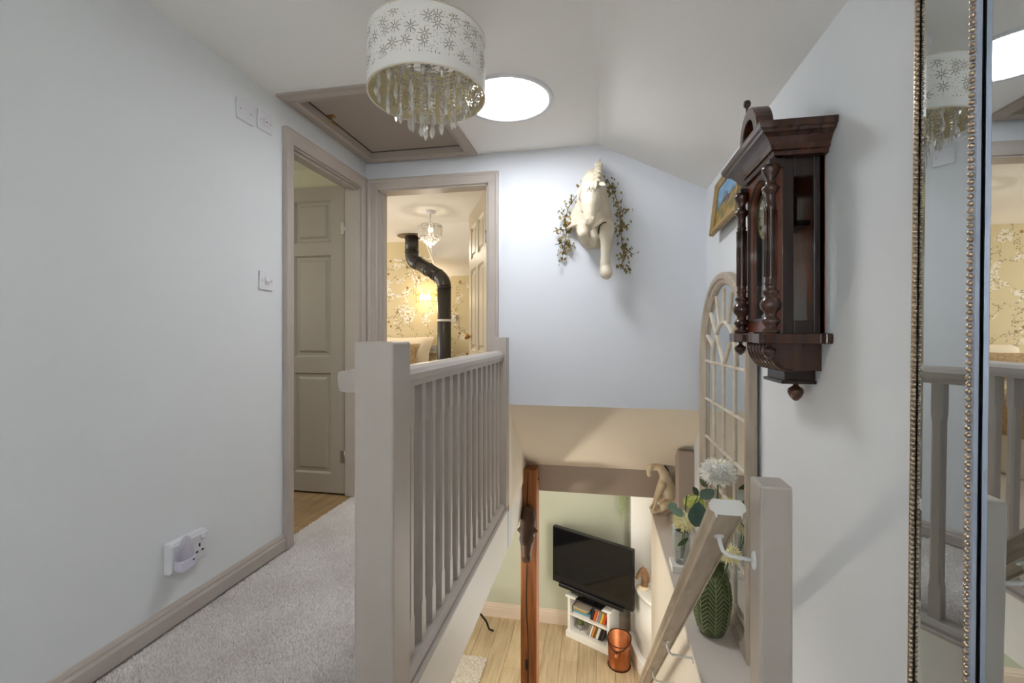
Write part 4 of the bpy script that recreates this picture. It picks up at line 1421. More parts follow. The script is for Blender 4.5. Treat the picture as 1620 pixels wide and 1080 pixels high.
mn = MB(); mn.limb([K(-.085, 0, .368), K(-.04, 0, .345), K(-.005, 0, .295), K(.012, 0, .25)], [.006, .008, .008, .005]); mn.build('mane', MATS['statue_dark'], hs)

# ------------------------------------------------------------------ vases and flowers on the ledge
vx, vy = .462, 2.03
gv = thing('green_vase', 'tall green glass vase with embossed leaf veins standing beside the handrail', 'vase', (vx, vy, -.22))
prof = [(0.0001, .0), (.042, .002), (.05, .008), (.066, .06), (.076, .12), (.078, .16), (.073, .205), (.062, .245), (.052, .268), (.049, .285), (.053, .30), (.050, .300), (.046, .285), (.05, .262), (.068, .2), (.072, .15), (.06, .06), (.044, .014), (.0001, .012)]
MB().lathe(prof, (vx, vy, -.22), 40).build('body', glass_g, gv)


def rad_at(z):
    pr_ = prof[1:11]
    for (r0, z0), (r1, z1) in zip(pr_[:-1], pr_[1:]):
        if z0 <= z <= z1: return r0 + (r1 - r0) * (z - z0) / (z1 - z0)
    return .05


vb = MB()
for q in range(8):
    a0_ = q * PI / 4
    vb.tube([(vx + rad_at(z_) * math.cos(a0_), vy + rad_at(z_) * math.sin(a0_), -.22 + z_) for z_ in [.02 + .03 * i for i in range(9)]], .0025, 5)
    for i in range(13):
        z_ = .025 + i * .018
        for s_ in (-1, 1):
            pts_ = []
            for t_ in (0, .33, .66, 1):
                a_ = a0_ + s_ * t_ * PI / 8.4; zz = z_ + t_ * .032
                r_ = rad_at(min(zz, .28)) + .0004
                pts_.append((vx + r_ * math.cos(a_), vy + r_ * math.sin(a_), -.22 + zz))
            vb.tube(pts_, .0021, 5)
o = vb.build('leaf_veins', glass_v, gv); o['kind'] = 'stuff'

wx, wy = .43, 2.55
wb = thing('glass_vase', 'small clear glass vase on a square white block', 'vase', (wx, wy, -.22))
box(wx - .055, wx + .055, wy - .055, wy + .055, -.22, -.185).build('block_base', white_gloss, wb, bevel=.003)
MB().lathe([(0.0001, .0), (.032, .0), (.04, .02), (.045, .08), (.047, .15), (.050, .19), (.047, .19), (.043, .15), (.041, .08), (.036, .022), (.0001, .012)], (wx, wy, -.185), 12, sm=False).build('body', glass_c, wb)


def bloom_pom(c, r, name, label, stem_to, pm, cm, n=340, wid=.0075, squash=.82, group=None, long=1.0):
    root = thing(name, label, 'flower', stem_to)
    p = MB(); cc = MB()
    rg_ = random.Random(int(r * 1e5) + n)
    ga = PI * (3 - math.sqrt(5))
    c = Vector(c)
    for i in range(n):
        z_ = 1 - 1.86 * i / n
        rr = math.sqrt(max(0, 1 - z_ * z_)); a = ga * i
        d = Vector((rr * math.cos(a), rr * math.sin(a), z_ * squash))
        d = (d + Vector((rg_.gauss(0, .06), rg_.gauss(0, .06), rg_.gauss(0, .06)))).normalized()
        s_ = d.orthogonal().normalized(); s_ = Matrix.Rotation(rg_.uniform(0, 6.28), 3, d) @ s_; u_ = d.cross(s_)
        L_ = r * rg_.uniform(.88, 1.04) * (squash + (1 - squash) * (1 - abs(z_)))
        if i < n * .035: L_ *= .8
        q0 = c + d * (r * .35); q1 = c + d * (L_ * .78); q2 = c + d * L_ + u_ * wid * .5
        tgt = cc if i < n * .035 else p
        tgt.add([q0 - s_ * wid * .3, q0 + s_ * wid * .3, q1 + s_ * wid * .5 - u_ * wid * .25, q1 - s_ * wid * .5 - u_ * wid * .25, q1 + u_ * wid * .1, q2],
                [(0, 1, 2, 4), (0, 4, 3), (3, 4, 5), (4, 2, 5)], False)
    o1 = p.build('petals', pm, root); o1['kind'] = 'stuff'
    if cc.v:
        o2 = cc.build('flower_centre', cm, root)
    core = MB(); core.ball(c, r * .55, 12, 8); core.build('flower_core', pm, root)
    st_ = Vector(stem_to)
    MB().tube([c - Vector((0, 0, r * .4)), (c + st_) / 2 + Vector((.004, .004, -.01)), st_], .0032, 6).build('stem', leaf_green, root)
    return root


bloom_pom((.469, 1.95, .474), .078, 'pompom_flower', 'large round white pompom chrysanthemum above the green vase', (vx, vy, -.17), petal_w, petal_y, 420, .009)
bloom_pom((.500, 1.905, .170), .050, 'spider_flower', 'cream spiky flower drooping over the rim of the green vase', (vx, vy - .005, -.1), petal_c, petal_y, 150, .005, .9)
bloom_pom((.425, 2.42, .085), .072, 'spider_flower', 'cream spiky flower in the glass vase behind the handrail', (wx, wy - .005, -.165), petal_c, petal_y, 190, .0065, .85)
# lime hydrangea: clusters of florets
hy = thing('hydrangea_sprig', 'lime green hydrangea sprig beside the white pompom flower', 'flower', (wx + .006, wy, -.165))
hc = Vector((.478, 2.48, .16))
fm = MB(); rg = random.Random(21)
for q in range(70):
    d = Vector((rg.gauss(0, 1), rg.gauss(0, 1), rg.gauss(0, 1) * .8)).normalized()
    cc_ = hc + Vector((d.x * .05, d.y * .05, d.z * .038)) + Vector((.02 if q % 3 == 0 else 0, 0, 0))
    s_ = d.orthogonal().normalized(); u_ = d.cross(s_)
    for k_ in range(4):
        a = k_ * PI / 2 + q
        e1 = s_ * math.cos(a) + u_ * math.sin(a); e2 = s_ * math.cos(a + PI / 2) + u_ * math.sin(a + PI / 2)
        fm.add([cc_, cc_ + e1 * .008 + e2 * .006 + d * .002, cc_ + e1 * .015, cc_ + e1 * .008 - e2 * .006 + d * .002], [(0, 1, 2, 3)])
o = fm.build('florets', hydr_m, hy); o['kind'] = 'stuff'
MB().ball(hc, .04, 10, 8, (1.1, 1, .8)).build('flower_core', hydr_m, hy)
MB().tube([hc, (.46, 2.52, .02), (wx + .006, wy, -.165)], .003, 6).build('stem', leaf_green, hy)


def leaf(mb, base, tip, wd_, nrm=(0, -1, .2), cup=.12):
    b_ = Vector(base); t_ = Vector(tip); d = t_ - b_; s_ = d.cross(Vector(nrm)).normalized(); n_ = s_.cross(d).normalized()
    vs_ = []; K_ = 7
    for i in range(K_ + 1):
        u_ = i / K_; w_ = wd_ * math.sin(PI * min(1, u_ * .93 + .05)) ** .75
        c_ = b_ + d * u_
        vs_ += [c_ - s_ * w_ + n_ * w_ * cup, c_, c_ + s_ * w_ + n_ * w_ * cup]
    fs_ = []
    for i in range(K_):
        o_ = 3 * i
        fs_ += [(o_, o_ + 1, o_ + 4, o_ + 3), (o_ + 1, o_ + 2, o_ + 5, o_ + 4)]
    mb.add(vs_, fs_, True)


eu = thing('eucalyptus_sprig', 'sprig of dull green and pale eucalyptus leaves in the glass vase', 'foliage', (wx - .004, wy, -.165))
MB().tube([(.43, 2.40, .22), (.43, 2.47, .08), (wx - .004, wy, -.165)], .003, 6).build('stem', leaf_green, eu)
for base, tip, wd_, mt in (((.455, 2.29, .115), (.455, 2.25, .245), .044, leaf_blue), ((.42, 2.40, .12), (.345, 2.38, .165), .020, leaf_pale), ((.365, 2.39, .15), (.350, 2.37, .195), .024, leaf_pale), ((.475, 2.30, .25), (.52, 2.24, .31), .028, leaf_blue), ((.44, 2.42, .0), (.38, 2.36, -.015), .012, leaf_green), ((.44, 2.42, .03), (.37, 2.37, .06), .010, leaf_green), ((.47, 2.33, .25), (.43, 2.25, .315), .014, leaf_green), ((.50, 2.28, .31), (.445, 2.18, .375), .014, leaf_green)):
    mb = MB(); leaf(mb, base, tip, wd_); mb.tube([(.44, 2.42, .1), base], .002, 5); mb.build('leaf', mt, eu)

# ------------------------------------------------------------------ living-room things
RZ = R(-26.8)
cabM = Matrix.Translation((-.355, 5.234, ZL)) @ Matrix.Rotation(RZ, 4, 'Z')


def CW(x, y, z): return tuple(cabM @ Vector((x, y, z)))


cab = thing('bookcase', 'low white bookcase with two shelves under the television', 'bookcase', (-.355, 5.234, ZL), (0, 0, RZ))
CWD, CDP, CHT = .52, .24, .475
box(0, .03, 0, CDP, 0, CHT - .025).build('side_panel', white_gloss, cab, local=True)
box(CWD - .03, CWD, 0, CDP, 0, CHT - .025).build('side_panel', white_gloss, cab, local=True)
box(.03, CWD - .03, CDP - .01, CDP, 0, CHT - .025).build('back_panel', white_gloss, cab, local=True)
box(-.02, CWD + .02, -.02, CDP + .01, CHT - .025, CHT).build('top', white_gloss, cab, local=True, bevel=.005)
box(.03, CWD - .03, .008, CDP - .01, .245, .265).build('shelf', white_gloss, cab, local=True)
box(.03, CWD - .03, 0, CDP - .01, .055, .075).build('shelf', white_gloss, cab, local=True)
box(-.015, CWD + .015, -.018, .02, 0, .07).build('plinth', white_gloss, cab, local=True, bevel=.004)


def book(x, y, z, w_, d_, h_, rgb, label, tilt=0, flat=False, group='books in the white bookcase'):
    root = thing('book', label, 'book', CW(x, y, z + (w_ * math.sin(tilt) + .0005 if tilt else 0)), (0, 0, RZ), group)
    if tilt: root.rotation_euler = (cabM.to_3x3() @ Matrix.Rotation(tilt, 3, 'Y')).to_euler()
    m = mat('cover_%d_%d_%d' % rgb, rgb, .45) if 'cover_%d_%d_%d' % rgb not in MATS else MATS['cover_%d_%d_%d' % rgb]
    if flat:   # spine to the front, lying down
        cv = MB(); cv.box(0, w_, 0, d_, 0, .003); cv.box(0, w_, 0, d_, h_ - .003, h_); cv.box(0, w_, 0, .003, 0, h_)
        cv.build('cover', m, root, local=True)
        box(.003, w_ - .003, .003, d_ - .003, .003, h_ - .003).build('pages', white_gloss, root, local=True)
    else:
        cv = MB(); cv.box(0, .002, 0, d_, 0, h_); cv.box(w_ - .002, w_, 0, d_, 0, h_); cv.box(0, w_, 0, .003, 0, h_)
        cv.build('cover', m, root, local=True)
        box(.002, w_ - .002, .003, d_ - .003, .003, h_ - .003).build('pages', white_gloss, root, local=True)


zz = .265
for rgb, hh, lb, wq in (((214, 212, 206), .022, 'white paperback at the bottom of the stack on the upper shelf', .205), ((98, 160, 186), .026, 'light blue book lying in the stack on the upper shelf', .2), ((206, 164, 66), .018, 'yellow book lying in the stack on the upper shelf', .17), ((198, 190, 176), .016, 'thin beige book on top of the stack on the upper shelf', .19)):
    book(.055, .03, zz, wq, .14, hh, rgb, lb, flat=True); zz += hh + .0005
x_ = .275
for rgb, ww, lb in (((44, 40, 40), .02, 'thin black book leaning on the stack on the upper shelf'), ((216, 96, 42), .026, 'orange-red book leaning first of the upright row on the upper shelf'), ((214, 152, 120), .02, 'salmon pink book leaning on the upper shelf'), ((128, 148, 168), .024, 'grey-blue book leaning on the upper shelf'), ((220, 182, 52), .028, 'mustard yellow book leaning on the upper shelf'), ((222, 88, 40), .026, 'bright orange book at the right end of the upper shelf')):
    book(x_, .04, .266 + .0, ww, .12, .125, rgb, lb, tilt=R(16)); x_ += ww + .004
x_ = .225
for rgb, ww, lb in (((150, 146, 132), .02, 'grey book leaning at the left of the lower row'), ((226, 222, 212), .022, 'white book leaning on the lower shelf'), ((214, 140, 60), .022, 'amber book leaning on the lower shelf'), ((110, 92, 50), .02, 'olive brown book leaning on the lower shelf'), ((230, 226, 220), .03, 'wide white book leaning on the lower shelf'), ((30, 28, 30), .02, 'black book leaning on the lower shelf next to a wide white one'), ((58, 54, 54), .022, 'charcoal book at the right end of the lower shelf')):
    book(x_, .04, .076, ww, .12, .135, rgb, lb, tilt=R(18)); x_ += ww + .005
# cactus pot on lower shelf
cp_ = CW(.12, .09, .075)
t = thing('potted_cactus', 'small cactus in a patterned white pot on the lower bookcase shelf', 'plant', cp_)
MB().lathe([(.0001, 0), (.025, 0), (.036, .05), (.038, .056), (.032, .056), (.0001, .048)], cp_, 18).build('pot', mat('patterned_pot', (214, 208, 204), .4, var=(60, (90, 84, 110))), t)
b = MB(); b.ball((cp_[0], cp_[1], cp_[2] + .08), .032, 14, 10, (1, 1, 1.15)); b.ball((cp_[0] + .018, cp_[1] - .01, cp_[2] + .10), .016, 10, 8); b.build('cactus', mat('cactus', (96, 112, 62), .7, bump=(120, 1, .004)), t)
# small dark box on the bookcase top
q_ = CW(.10, .05, CHT)
t = thing('remote_control', 'dark oval remote control lying on top of the bookcase', 'remote control', q_, (0, 0, RZ))
b = MB(); b.ball((0, 0, .018), .09, 20, 8, (1, .38, .2)); b.build('casing', mat('remote_green', (48, 54, 46), .4), t, local=True)
b = MB()
for i in range(5): b.lathe([(.0001, .0375), (.006, .036), (.006, .03)], (-.04 + i * .02, 0, -.0005), 8)
b.build('buttons', black_m, t, local=True)
# television
TVR = R(-27.9)
tv = thing('television', 'large black flat-screen television angled in the corner above the bookcase', 'television', (-.081, 5.13, ZL + CHT), (0, 0, TVR))
tb0, tb1 = .09, .73; hw = .495
box(-hw, hw, -.035, .02, tb0, tb1).build('casing', tv_m, tv, local=True, bevel=.004)
box(-hw + .018, hw - .018, -.0375, -.034, tb0 + .085, tb1 - .016).build('screen', screen_m, tv, local=True)
box(-.40, .40, -.06, -.01, tb0 - .028, tb0 + .012).build('speaker_bar', tv_m, tv, local=True, bevel=.004)
b = MB(); b.box(-.05, .05, -.02, .02, .0, tb0); b.box(-.16, .16, -.09, .09, 0, .014)
b.build('stand', tv_m, tv, local=True, bevel=.003)

# copper coal bucket
bx, by = .205, 4.87
t = thing('copper_bucket', 'hammered copper coal bucket with scooped rim beside the bookcase', 'bucket', (bx, by, ZL))
n = 40; vs = []; fs = []
lev = [0, .012, .02, .12, .22, 1]
bk = Vector((.35, .94, 0)).normalized()
def toph(a): return .255 + .045 * (math.cos(a) * bk.x + math.sin(a) * bk.y) + .03 * abs(math.cos(a) * bk.y - math.sin(a) * bk.x) ** 2
RB = .108
for li, z_ in enumerate(lev):
    for i in range(n):
        a = 2 * PI * i / n
        zt = toph(a) if z_ == 1 else z_
        r_ = RB + (.006 if li == 1 else 0) + .012 * zt / .25
        vs.append((bx + r_ * math.cos(a), by + r_ * math.sin(a), ZL + zt))
m_ = len(lev)
for i in range(n):   # inner wall
    a = 2 * PI * i / n; vs.append((bx + (RB + .006) * math.cos(a), by + (RB + .006) * math.sin(a), ZL + toph(a) - .002))
for i in range(n):
    a = 2 * PI * i / n; vs.append((bx + (RB - .008) * math.cos(a), by + (RB - .008) * math.sin(a), ZL + .02))
for k_ in range(m_ + 1):
    for i in range(n):
        j = (i + 1) % n; fs.append((k_ * n + i, k_ * n + j, (k_ + 1) * n + j, (k_ + 1) * n + i))
fs.append(tuple(range(n))); fs.append(tuple(range((m_ + 1) * n, (m_ + 2) * n)))
MB().add(vs, fs, True).build('body', copper, t)
dk = mat('aged_copper', (84, 52, 34), .4, .8)
rp_ = [(bx + (RB + .011) * math.cos(2 * PI * i / n), by + (RB + .011) * math.sin(2 * PI * i / n), ZL + toph(2 * PI * i / n)) for i in range(n + 1)]
MB().tube(rp_, .006, 8, cap=False).build('rim', dk, t)
MB().lathe([(RB + .008, .0), (RB + .01, .008), (RB + .008, .016)], (bx, by, ZL), 40).build('foot_band', dk, t)
hp_ = [(bx + .118 * math.cos(a_) , by + .118 * math.sin(a_) * .98, ZL + .262 + (.012 if abs(math.sin(a_)) < .3 else -.008)) for a_ in [-2.9 + i * .26 for i in range(11)]]
MB().tube(hp_, .005, 8).build('handle', dk, t)

# white demi-lune pedestal with bust
pdl = thing('demilune_console', 'white half-round console cabinet against the bright wall pier', 'console', (.60, 5.19, ZL))


def half(rx, ry, z0, z1, cx=.62, cy=5.195, n=24):
    poly = [(cx - rx * math.sin(PI / 2 * i / n), cy - ry * math.cos(PI / 2 * i / n)) for i in range(n + 1)] + [(cx, cy)]
    poly = [(min(p[0], .655), p[1]) for p in poly]
    return MB().prism(poly, 'z', z0, z1, True)


half(.275, .60, -1.66, -1.62).build('top', white_gloss, pdl)
half(.245, .56, -2.26, -1.66).build('body', white_gloss, pdl)
half(.30, .64, ZL, -2.26).build('plinth', white_gloss, pdl, bevel=.004)
hx, hy2 = .45, 4.92
hbz = -1.62
ob = thing('horse_head_ornament', 'brown carved horse head ornament standing on the white console', 'ornament', (hx, hy2, hbz))
MB().lathe([(.0001, 0), (.06, 0), (.062, .012), (.05, .02), (.04, .028), (.0001, .03)], (hx, hy2, hbz), 24, sx=1.1).build('base', statue_m, ob)
b = MB()
b.limb([(hx + .015, hy2, hbz + .03), (hx + .02, hy2, hbz + .09), (hx + .012, hy2, hbz + .15), (hx - .005, hy2, hbz + .185)], [.038, .04, .036, .03])
b.limb([(hx - .005, hy2, hbz + .185), (hx - .03, hy2, hbz + .155), (hx - .055, hy2, hbz + .115), (hx - .062, hy2, hbz + .10)], [.03, .026, .018, .017])
horse_b = mat('carved_horse', (150, 116, 84), .5, var=(16, (96, 66, 44)), bump=(40, .5, .003))
b.build('head', horse_b, ob, remesh=.006, smoothit=2)
mn = MB()
for i in range(8):
    t_ = i / 7
    mn.ball((hx + .02 + .035 * math.sin(t_ * 2), hy2, hbz + .2 - .13 * t_), .013, 8, 6)
for s_ in (-1, 1): mn.tube([(hx + .004, hy2 + s_ * .012, hbz + .205), (hx, hy2 + s_ * .015, hbz + .235)], [.008, .001], 8)
mn.build('mane', mat('horse_mane', (176, 112, 62), .5), ob)

# trailing plant in the corner
hp3 = (.275, 5.33, -.45)
t = thing('trailing_plant', 'pale green trailing plant hanging against the sage wall above the television', 'plant', (hp3[0], hp3[1], -.60))
MB().lathe([(.0001, 0), (.05, 0), (.07, .1), (.072, .11), (.06, .11), (.0001, .09)], hp3, 18).build('pot', white_gloss, t)
MB().tube([(hp3[0], hp3[1], hp3[2] + .1), (hp3[0], hp3[1], -.16)], .003, 6).build('hanger', stem_dry, t)
sm_ = MB(); lv = MB(); rg = random.Random(31)
for q in range(26):
    a = rg.uniform(0, 6.28); r_ = rg.uniform(.02, .06); L_ = rg.uniform(.3, .78)
    x_, y_ = hp3[0] + r_ * math.cos(a), hp3[1] + r_ * math.sin(a) * .8
    pts_ = [(x_ + rg.gauss(0, .006), y_ + rg.gauss(0, .004), hp3[2] + .08 - L_ * i / 8) for i in range(9)]
    sm_.tube(pts_, .0016, 4)
    for i in range(int(L_ * 55)):
        z_ = hp3[2] + .08 - rg.random() * L_
        c_ = Vector((x_ + rg.gauss(0, .011), y_ + rg.gauss(0, .008), z_)); rot = Euler((rg.uniform(0, 6), rg.uniform(0, 6), rg.uniform(0, 6))).to_matrix()
        lv.add([c_ + rot @ Vector(p) * .009 for p in ((0, -1, 0), (.45, 0, .2), (0, 1, 0), (-.45, 0, .2))], [(0, 1, 2), (0, 2, 3)])
pg = mat('trailing_green', (172, 184, 122), .7, island=.2)
sm_.build('stems', pg, t); lo = lv.build('leaves', pg, t); lo['kind'] = 'stuff'

# rug
rg = random.Random(41)
t = thing('loop_rug', 'cream looped-pile rug on the oak floor beneath the landing', 'rug', (-1.6, 4.0, ZL))
box(-2.3, -1.17, 3.3, 4.69, ZL + .001, ZL + .012).build('backing', mat('rug_base', (170, 160, 146), .95), t)
mb = MB()
for i in range(7000):
    x_, y_ = rg.uniform(-1.75, -1.172), rg.uniform(4.05, 4.688)
    r_ = rg.uniform(.007, .012); z_ = ZL + .012
    a = rg.uniform(0, 6.28)
    vs = [(x_ + r_ * math.cos(a + k_ * PI / 2.5), y_ + r_ * math.sin(a + k_ * PI / 2.5), z_) for k_ in range(5)] + [(x_ + rg.gauss(0, .002), y_ + rg.gauss(0, .002), z_ + rg.uniform(.008, .018))]
    mb.add(vs, [(k_, (k_ + 1) % 5, 5) for k_ in range(5)], True)
o = mb.build('pile', rug_m, t); o['kind'] = 'stuff'

# hidden floor lamp, added under the landing to brighten the stair soffit
flx, fly = -1.2, 2.75
t = thing('added_floor_lamp', 'unseen cream shaded floor lamp added under the landing to light the stair soffit', 'lamp', (flx, fly, ZL))
MB().lathe([(.0001, 0), (.13, 0), (.132, .012), (.03, .024), (.012, .04)], (flx, fly, ZL), 28).build('base', brass, t)
MB().tube([(flx, fly, ZL + .03), (flx, fly, ZL + 1.12)], .010, 10).build('pole', brass, t)
MB().lathe([(.17, 0), (.12, .2), (.117, .2), (.167, 0), (.17, 0)], (flx, fly, ZL + 1.12), 36).build('lamp_shade', mat('lamp_linen', (240, 228, 204), .9), t)
MB().ball((flx, fly, ZL + 1.2), .03, 14, 10).build('bulb', emis('added_lamp_bulb', (255, 232, 200), 30), t)
l = bpy.data.lights.new('added_lamp_glow', 'POINT'); l.energy = 26; l.color = (1.0, .90, .76); l.shadow_soft_size = .05
lo = bpy.data.objects.new('added_lamp_glow', l); lo.location = (flx, fly, ZL + 1.27); COL.objects.link(lo)

# iron-legged side table (mostly hidden by the landing edge)
tx, ty = -1.50, 5.10
t = thing('iron_table', 'small table with curved black iron legs by the sage wall', 'table', (tx, ty, ZL))
MB().lathe([(.0001, .0), (.16, .0), (.165, .01), (.16, .022), (.0001, .022)], (tx, ty, ZL + .36), 30).build('table_top', oak_dark, t)
MB().tube([(tx, ty, ZL + .36), (tx, ty, ZL + .18)], .018, 10).build('column', iron, t)
for q in range(3):
    a = .12 + q * 2 * PI / 3
    d = Vector((math.cos(a), math.sin(a), 0))
    pts_ = [Vector((tx, ty, ZL + .20)) + d * .01, Vector((tx, ty, ZL + .225)) + d * .07, Vector((tx, ty, ZL + .20)) + d * .15, Vector((tx, ty, ZL + .12)) + d * .215, Vector((tx, ty, ZL + .03)) + d * .25, Vector((tx, ty, ZL + .012)) + d * .30]
    MB().tube(pts_, [.014, .014, .013, .012, .011, .011], 8).build('leg', iron, t)

# ------------------------------------------------------------------ bedroom things
# flue pipe with offset bend
fl_ = thing('flue_pipe', 'black enamelled stove flue pipe with a double bend rising to the bedroom ceiling', 'flue pipe', (-1.64, 4.70, 0))
pa = [(-2.09, 4.86, ZT), (-2.09, 4.86, 1.97)]
top = Vector((-2.09, 4.86, 1.955)); e1 = Vector((-2.02, 4.84, 1.83)); e2 = Vector((-1.73, 4.735, 1.665)); low = Vector((-1.65, 4.705, 1.53))


def arc3(a, b, c, n_=7):
    a, b, c = Vector(a), Vector(b), Vector(c)
    return [a * (1 - t) ** 2 + b * 2 * t * (1 - t) + c * t * t for t in [i / (n_ - 1) for i in range(n_)]]


fr_ = .076
MB().tube([(-2.09, 4.86, ZT), top], fr_, 24).build('pipe_section', gold_flue, fl_)
b1 = arc3(top, top + Vector((0, 0, -.13)), e1 + Vector((.03, -.01, -.01)))
MB().tube(b1, fr_, 24).build('elbow', gold_flue, fl_)
MB().tube([b1[-1], e2], fr_ * .985, 24).build('pipe_section', gold_flue, fl_)
b2 = arc3(e2, Vector((-1.65, 4.705, 1.62)), low)
MB().tube(b2, fr_, 24).build('elbow', gold_flue, fl_)
MB().tube([low, (low.x, low.y, 0.0)], fr_ * .985, 24).build('pipe_section', gold_flue, fl_)
for p, d in ((top, (0, 0, 1)), (b1[-1], b1[-1] - b1[-2]), (e2, e2 - b1[-1]), (low, (0, 0, 1)), (b1[-1].lerp(e2, .5), e2 - b1[-1])):
    d = Vector(d).normalized()
    MB().tube([p - d * .006, p + d * .006], fr_ + .004, 24).build('joint_band', gold_flue, fl_)
MB().lathe([(.0001, -.006), (.16, -.006), (.162, 0)], (-2.09, 4.86, ZT), 36).build('ceiling_plate', mat('bronze_plate', (120, 104, 88), .4, .6), fl_)
MB().lathe([(fr_ + .001, -.012), (fr_ + .004, -.012), (fr_ + .004, .012), (fr_ + .001, .012)], (low.x, low.y, 1.175), 28).build('clamp_band', white_gloss, fl_)
box(low.x + fr_, low.x + fr_ + .06, low.y - .01, low.y + .02, 1.155, 1.19).build('wall_bracket', white_gloss, fl_, bevel=.004)

# bedroom crystal pendant
px, py = -1.50, 3.90
pn = thing('crystal_pendant', 'tiered clear crystal pendant light hanging from the bedroom ceiling', 'lamp', (px, py, ZT))
MB().lathe([(.05, 0), (.05, -.014), (.035, -.026), (.0001, -.03)], (px, py, ZT), 24).build('ceiling_rose', white_pl, pn)
MB().tube([(px, py, ZT - .03), (px, py, ZT - .13)], .004, 8).build('chain', steel, pn)
rr = MB()
for r_, z_ in ((.105, ZT - .135), (.105, ZT - .15), (.08, ZT - .24), (.055, ZT - .265), (.03, ZT - .285)): rr.lathe([(r_ - .003, 0), (r_, .003), (r_ + .003, 0), (r_, -.003), (r_ - .003, 0)], (px, py, z_), 30)
for q in range(4):
    a = q * PI / 4
    rr.tube([(px - .105 * math.cos(a), py - .105 * math.sin(a), ZT - .135), (px + .105 * math.cos(a), py + .105 * math.sin(a), ZT - .135)], .0025, 6)
rr.build('wire_frame', steel, pn)
pr = box(-.008, .008, -.003, .003, -.09, 0)
pp0 = None
for q in range(22):
    a = 2 * PI * q / 22
    if pp0 is None: pp0 = pr.build('crystal_bar', crystal_m, pn, local=True); c_ = pp0
    else: c_ = link_copy(pp0, pn)
    c_.location = (.105 * math.cos(a), .105 * math.sin(a), -.145); c_.rotation_euler = (0, 0, a + PI / 2)
gm = MB(); gm.ball((0, 0, 0), .011, 8, 6); g0 = None
for r_, z_, cnt in ((.08, -.252, 18), (.055, -.275, 13), (.03, -.297, 8), (.0, -.32, 1)):
    for q in range(cnt):
        a = 2 * PI * q / cnt
        if g0 is None: g0 = gm.build('crystal_ball', crystal_m, pn, local=True); c_ = g0
        else: c_ = link_copy(g0, pn)
        c_.location = (r_ * math.cos(a), r_ * math.sin(a), z_)
MB().ball((px, py, ZT - .17), .025, 12, 8).build('bulb', emis('pendant_bulb', (255, 240, 216), 3), pn)

# lit wall sconce
sx_, sz_ = -2.02, 1.455
sc = thing('wall_sconce', 'glowing crystal bar wall light on the blossom wallpaper', 'lamp', (sx_, BY1, sz_ - .07))
box(sx_ - .05, sx_ + .05, BY1 - .012, BY1, sz_ - .03, sz_ + .03).build('back_plate', steel, sc, bevel=.003)
cr_ = MB()
for z_ in (sz_ + .045, sz_ - .04):
    cr_.tube([(sx_ + .12 * math.cos(a), BY1 - .004 - .10 * math.sin(a), z_) for a in [PI * i / 16 for i in range(17)]], .003, 6)
cr_.build('wire_frame', brass, sc)
pr = box(-.007, .007, -.003, .003, -.09, .0); p0 = None
for i in range(17):
    a = PI * (i + .5) / 17
    if p0 is None: p0 = pr.build('crystal_bar', sconce_m, sc, local=True); c_ = p0
    else: c_ = link_copy(p0, sc)
    c_.location = (.12 * math.cos(a), -.004 - .10 * math.sin(a), .117); c_.rotation_euler = (0, 0, -a + PI / 2)
for s_ in (-1, 1):
    MB().lathe([(.0001, .05), (.012, .035), (.017, .015), (.012, -.005), (.008, -.02), (.0001, -.022)], (sx_ + s_ * .045, BY1 - .055, sz_ + .005), 12).build('bulb', bulb_m, sc)
l = bpy.data.lights.new('sconce_glow', 'POINT'); l.energy = 2.6; l.color = (1.0, .80, .54); l.shadow_soft_size = .04
lo = bpy.data.objects.new('sconce_glow', l); lo.location = (sx_, BY1 - .16, sz_ + .0); COL.objects.link(lo)
l = bpy.data.lights.new('pendant_glow', 'POINT'); l.energy = 3; l.color = (1.0, .90, .76); l.shadow_soft_size = .05
lo = bpy.data.objects.new('pendant_glow', l); lo.location = (px, py, ZT - .36); COL.objects.link(lo)

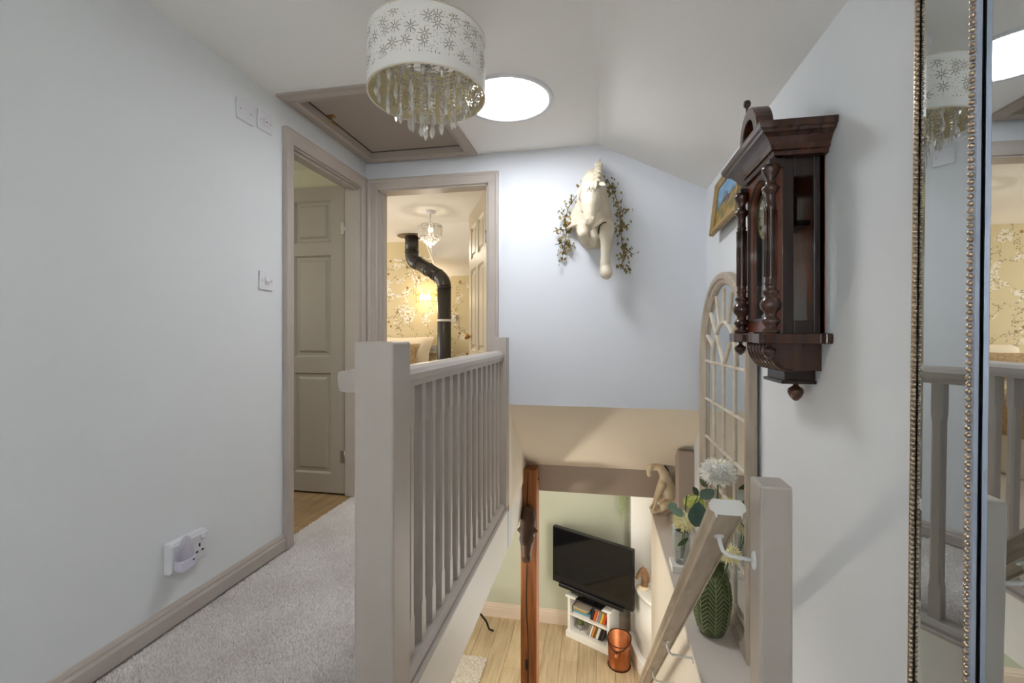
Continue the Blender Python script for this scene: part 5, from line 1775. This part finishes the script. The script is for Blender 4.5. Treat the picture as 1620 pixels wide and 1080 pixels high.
# wall socket near the flue, low white box
t = thing('thermostat', 'small white thermostat box on the wallpaper right of the flue', 'thermostat', (-1.66, BY1, 1.17))
box(-1.70, -1.655, BY1 - .02, BY1, 1.19, 1.255).build('casing', white_pl, t, bevel=.003)
MB().lathe([(.0001, -.026), (.01, -.025), (.012, -.02)], (-1.678, BY1, 1.222), 12, 'y').build('dial', white_pl, t)
t = thing('bedside_box', 'plain white box on the wall beside the pillow', 'box', (-1.97, BY1, .8))
box(-2.02, -1.90, BY1 - .05, BY1, .8, .9).build('casing', white_pl, t, bevel=.004)
box(-2.01, -1.91, BY1 - .053, BY1 - .05, .845, .848).build('seam', dark_gap, t)

# bed
bd = thing('bed', 'double bed with white base and beige knitted cover in the bedroom', 'bed', (-2.75, 4.2, 0))
box(-3.5, -1.93, 3.25, 5.12, 0.0, .32).build('base', bedbase_m, bd, bevel=.02)
box(-3.5, -1.93, 3.25, 5.12, .32, .58).build('mattress', fabric_w, bd, bevel=.05)
cv = MB(); cv.box(-3.53, -1.90, 3.22, 4.62, .30, .62); cv.build('knitted_cover', fabric_b, bd, bevel=.04)


def cushion(cx, cy, cz, sx, sy, sz, m, name, label, rot=(0, 0, 0)):
    n_ = 14; vs = []; fs = []
    for side in (1, -1):
        for i in range(n_ + 1):
            for j in range(n_ + 1):
                u_, v_ = i / n_ * 2 - 1, j / n_ * 2 - 1
                h_ = ((1 - u_ ** 4) * (1 - v_ ** 4)) ** .6
                pu = u_ * (1 - .06 * (1 - abs(v_))) ; pv = v_ * (1 - .06 * (1 - abs(u_)))
                vs.append((pu * sx, pv * sy, side * h_ * sz))
    k_ = (n_ + 1) ** 2
    for s_ in (0, 1):
        for i in range(n_):
            for j in range(n_):
                a = s_ * k_ + i * (n_ + 1) + j
                fs.append((a, a + 1, a + n_ + 2, a + n_ + 1))
    mb = MB(); mb.add(vs, fs, True)
    o = mb.build(name, m, None, origin=(0, 0, 0)); o.location = (cx, cy, cz); o.rotation_euler = rot
    return tag(o, label, 'pillow')


cushion(-2.30, 4.97, .81, .40, .21, .08, fabric_w, 'pillow', 'cream cotton pillow propped at the head of the bed', (R(62), 0, 0))
cushion(-2.34, 4.73, .80, .38, .14, .07, fabric_b, 'pillow', 'beige knitted pillow in front of the cream one on the bed', (R(60), 0, 0))
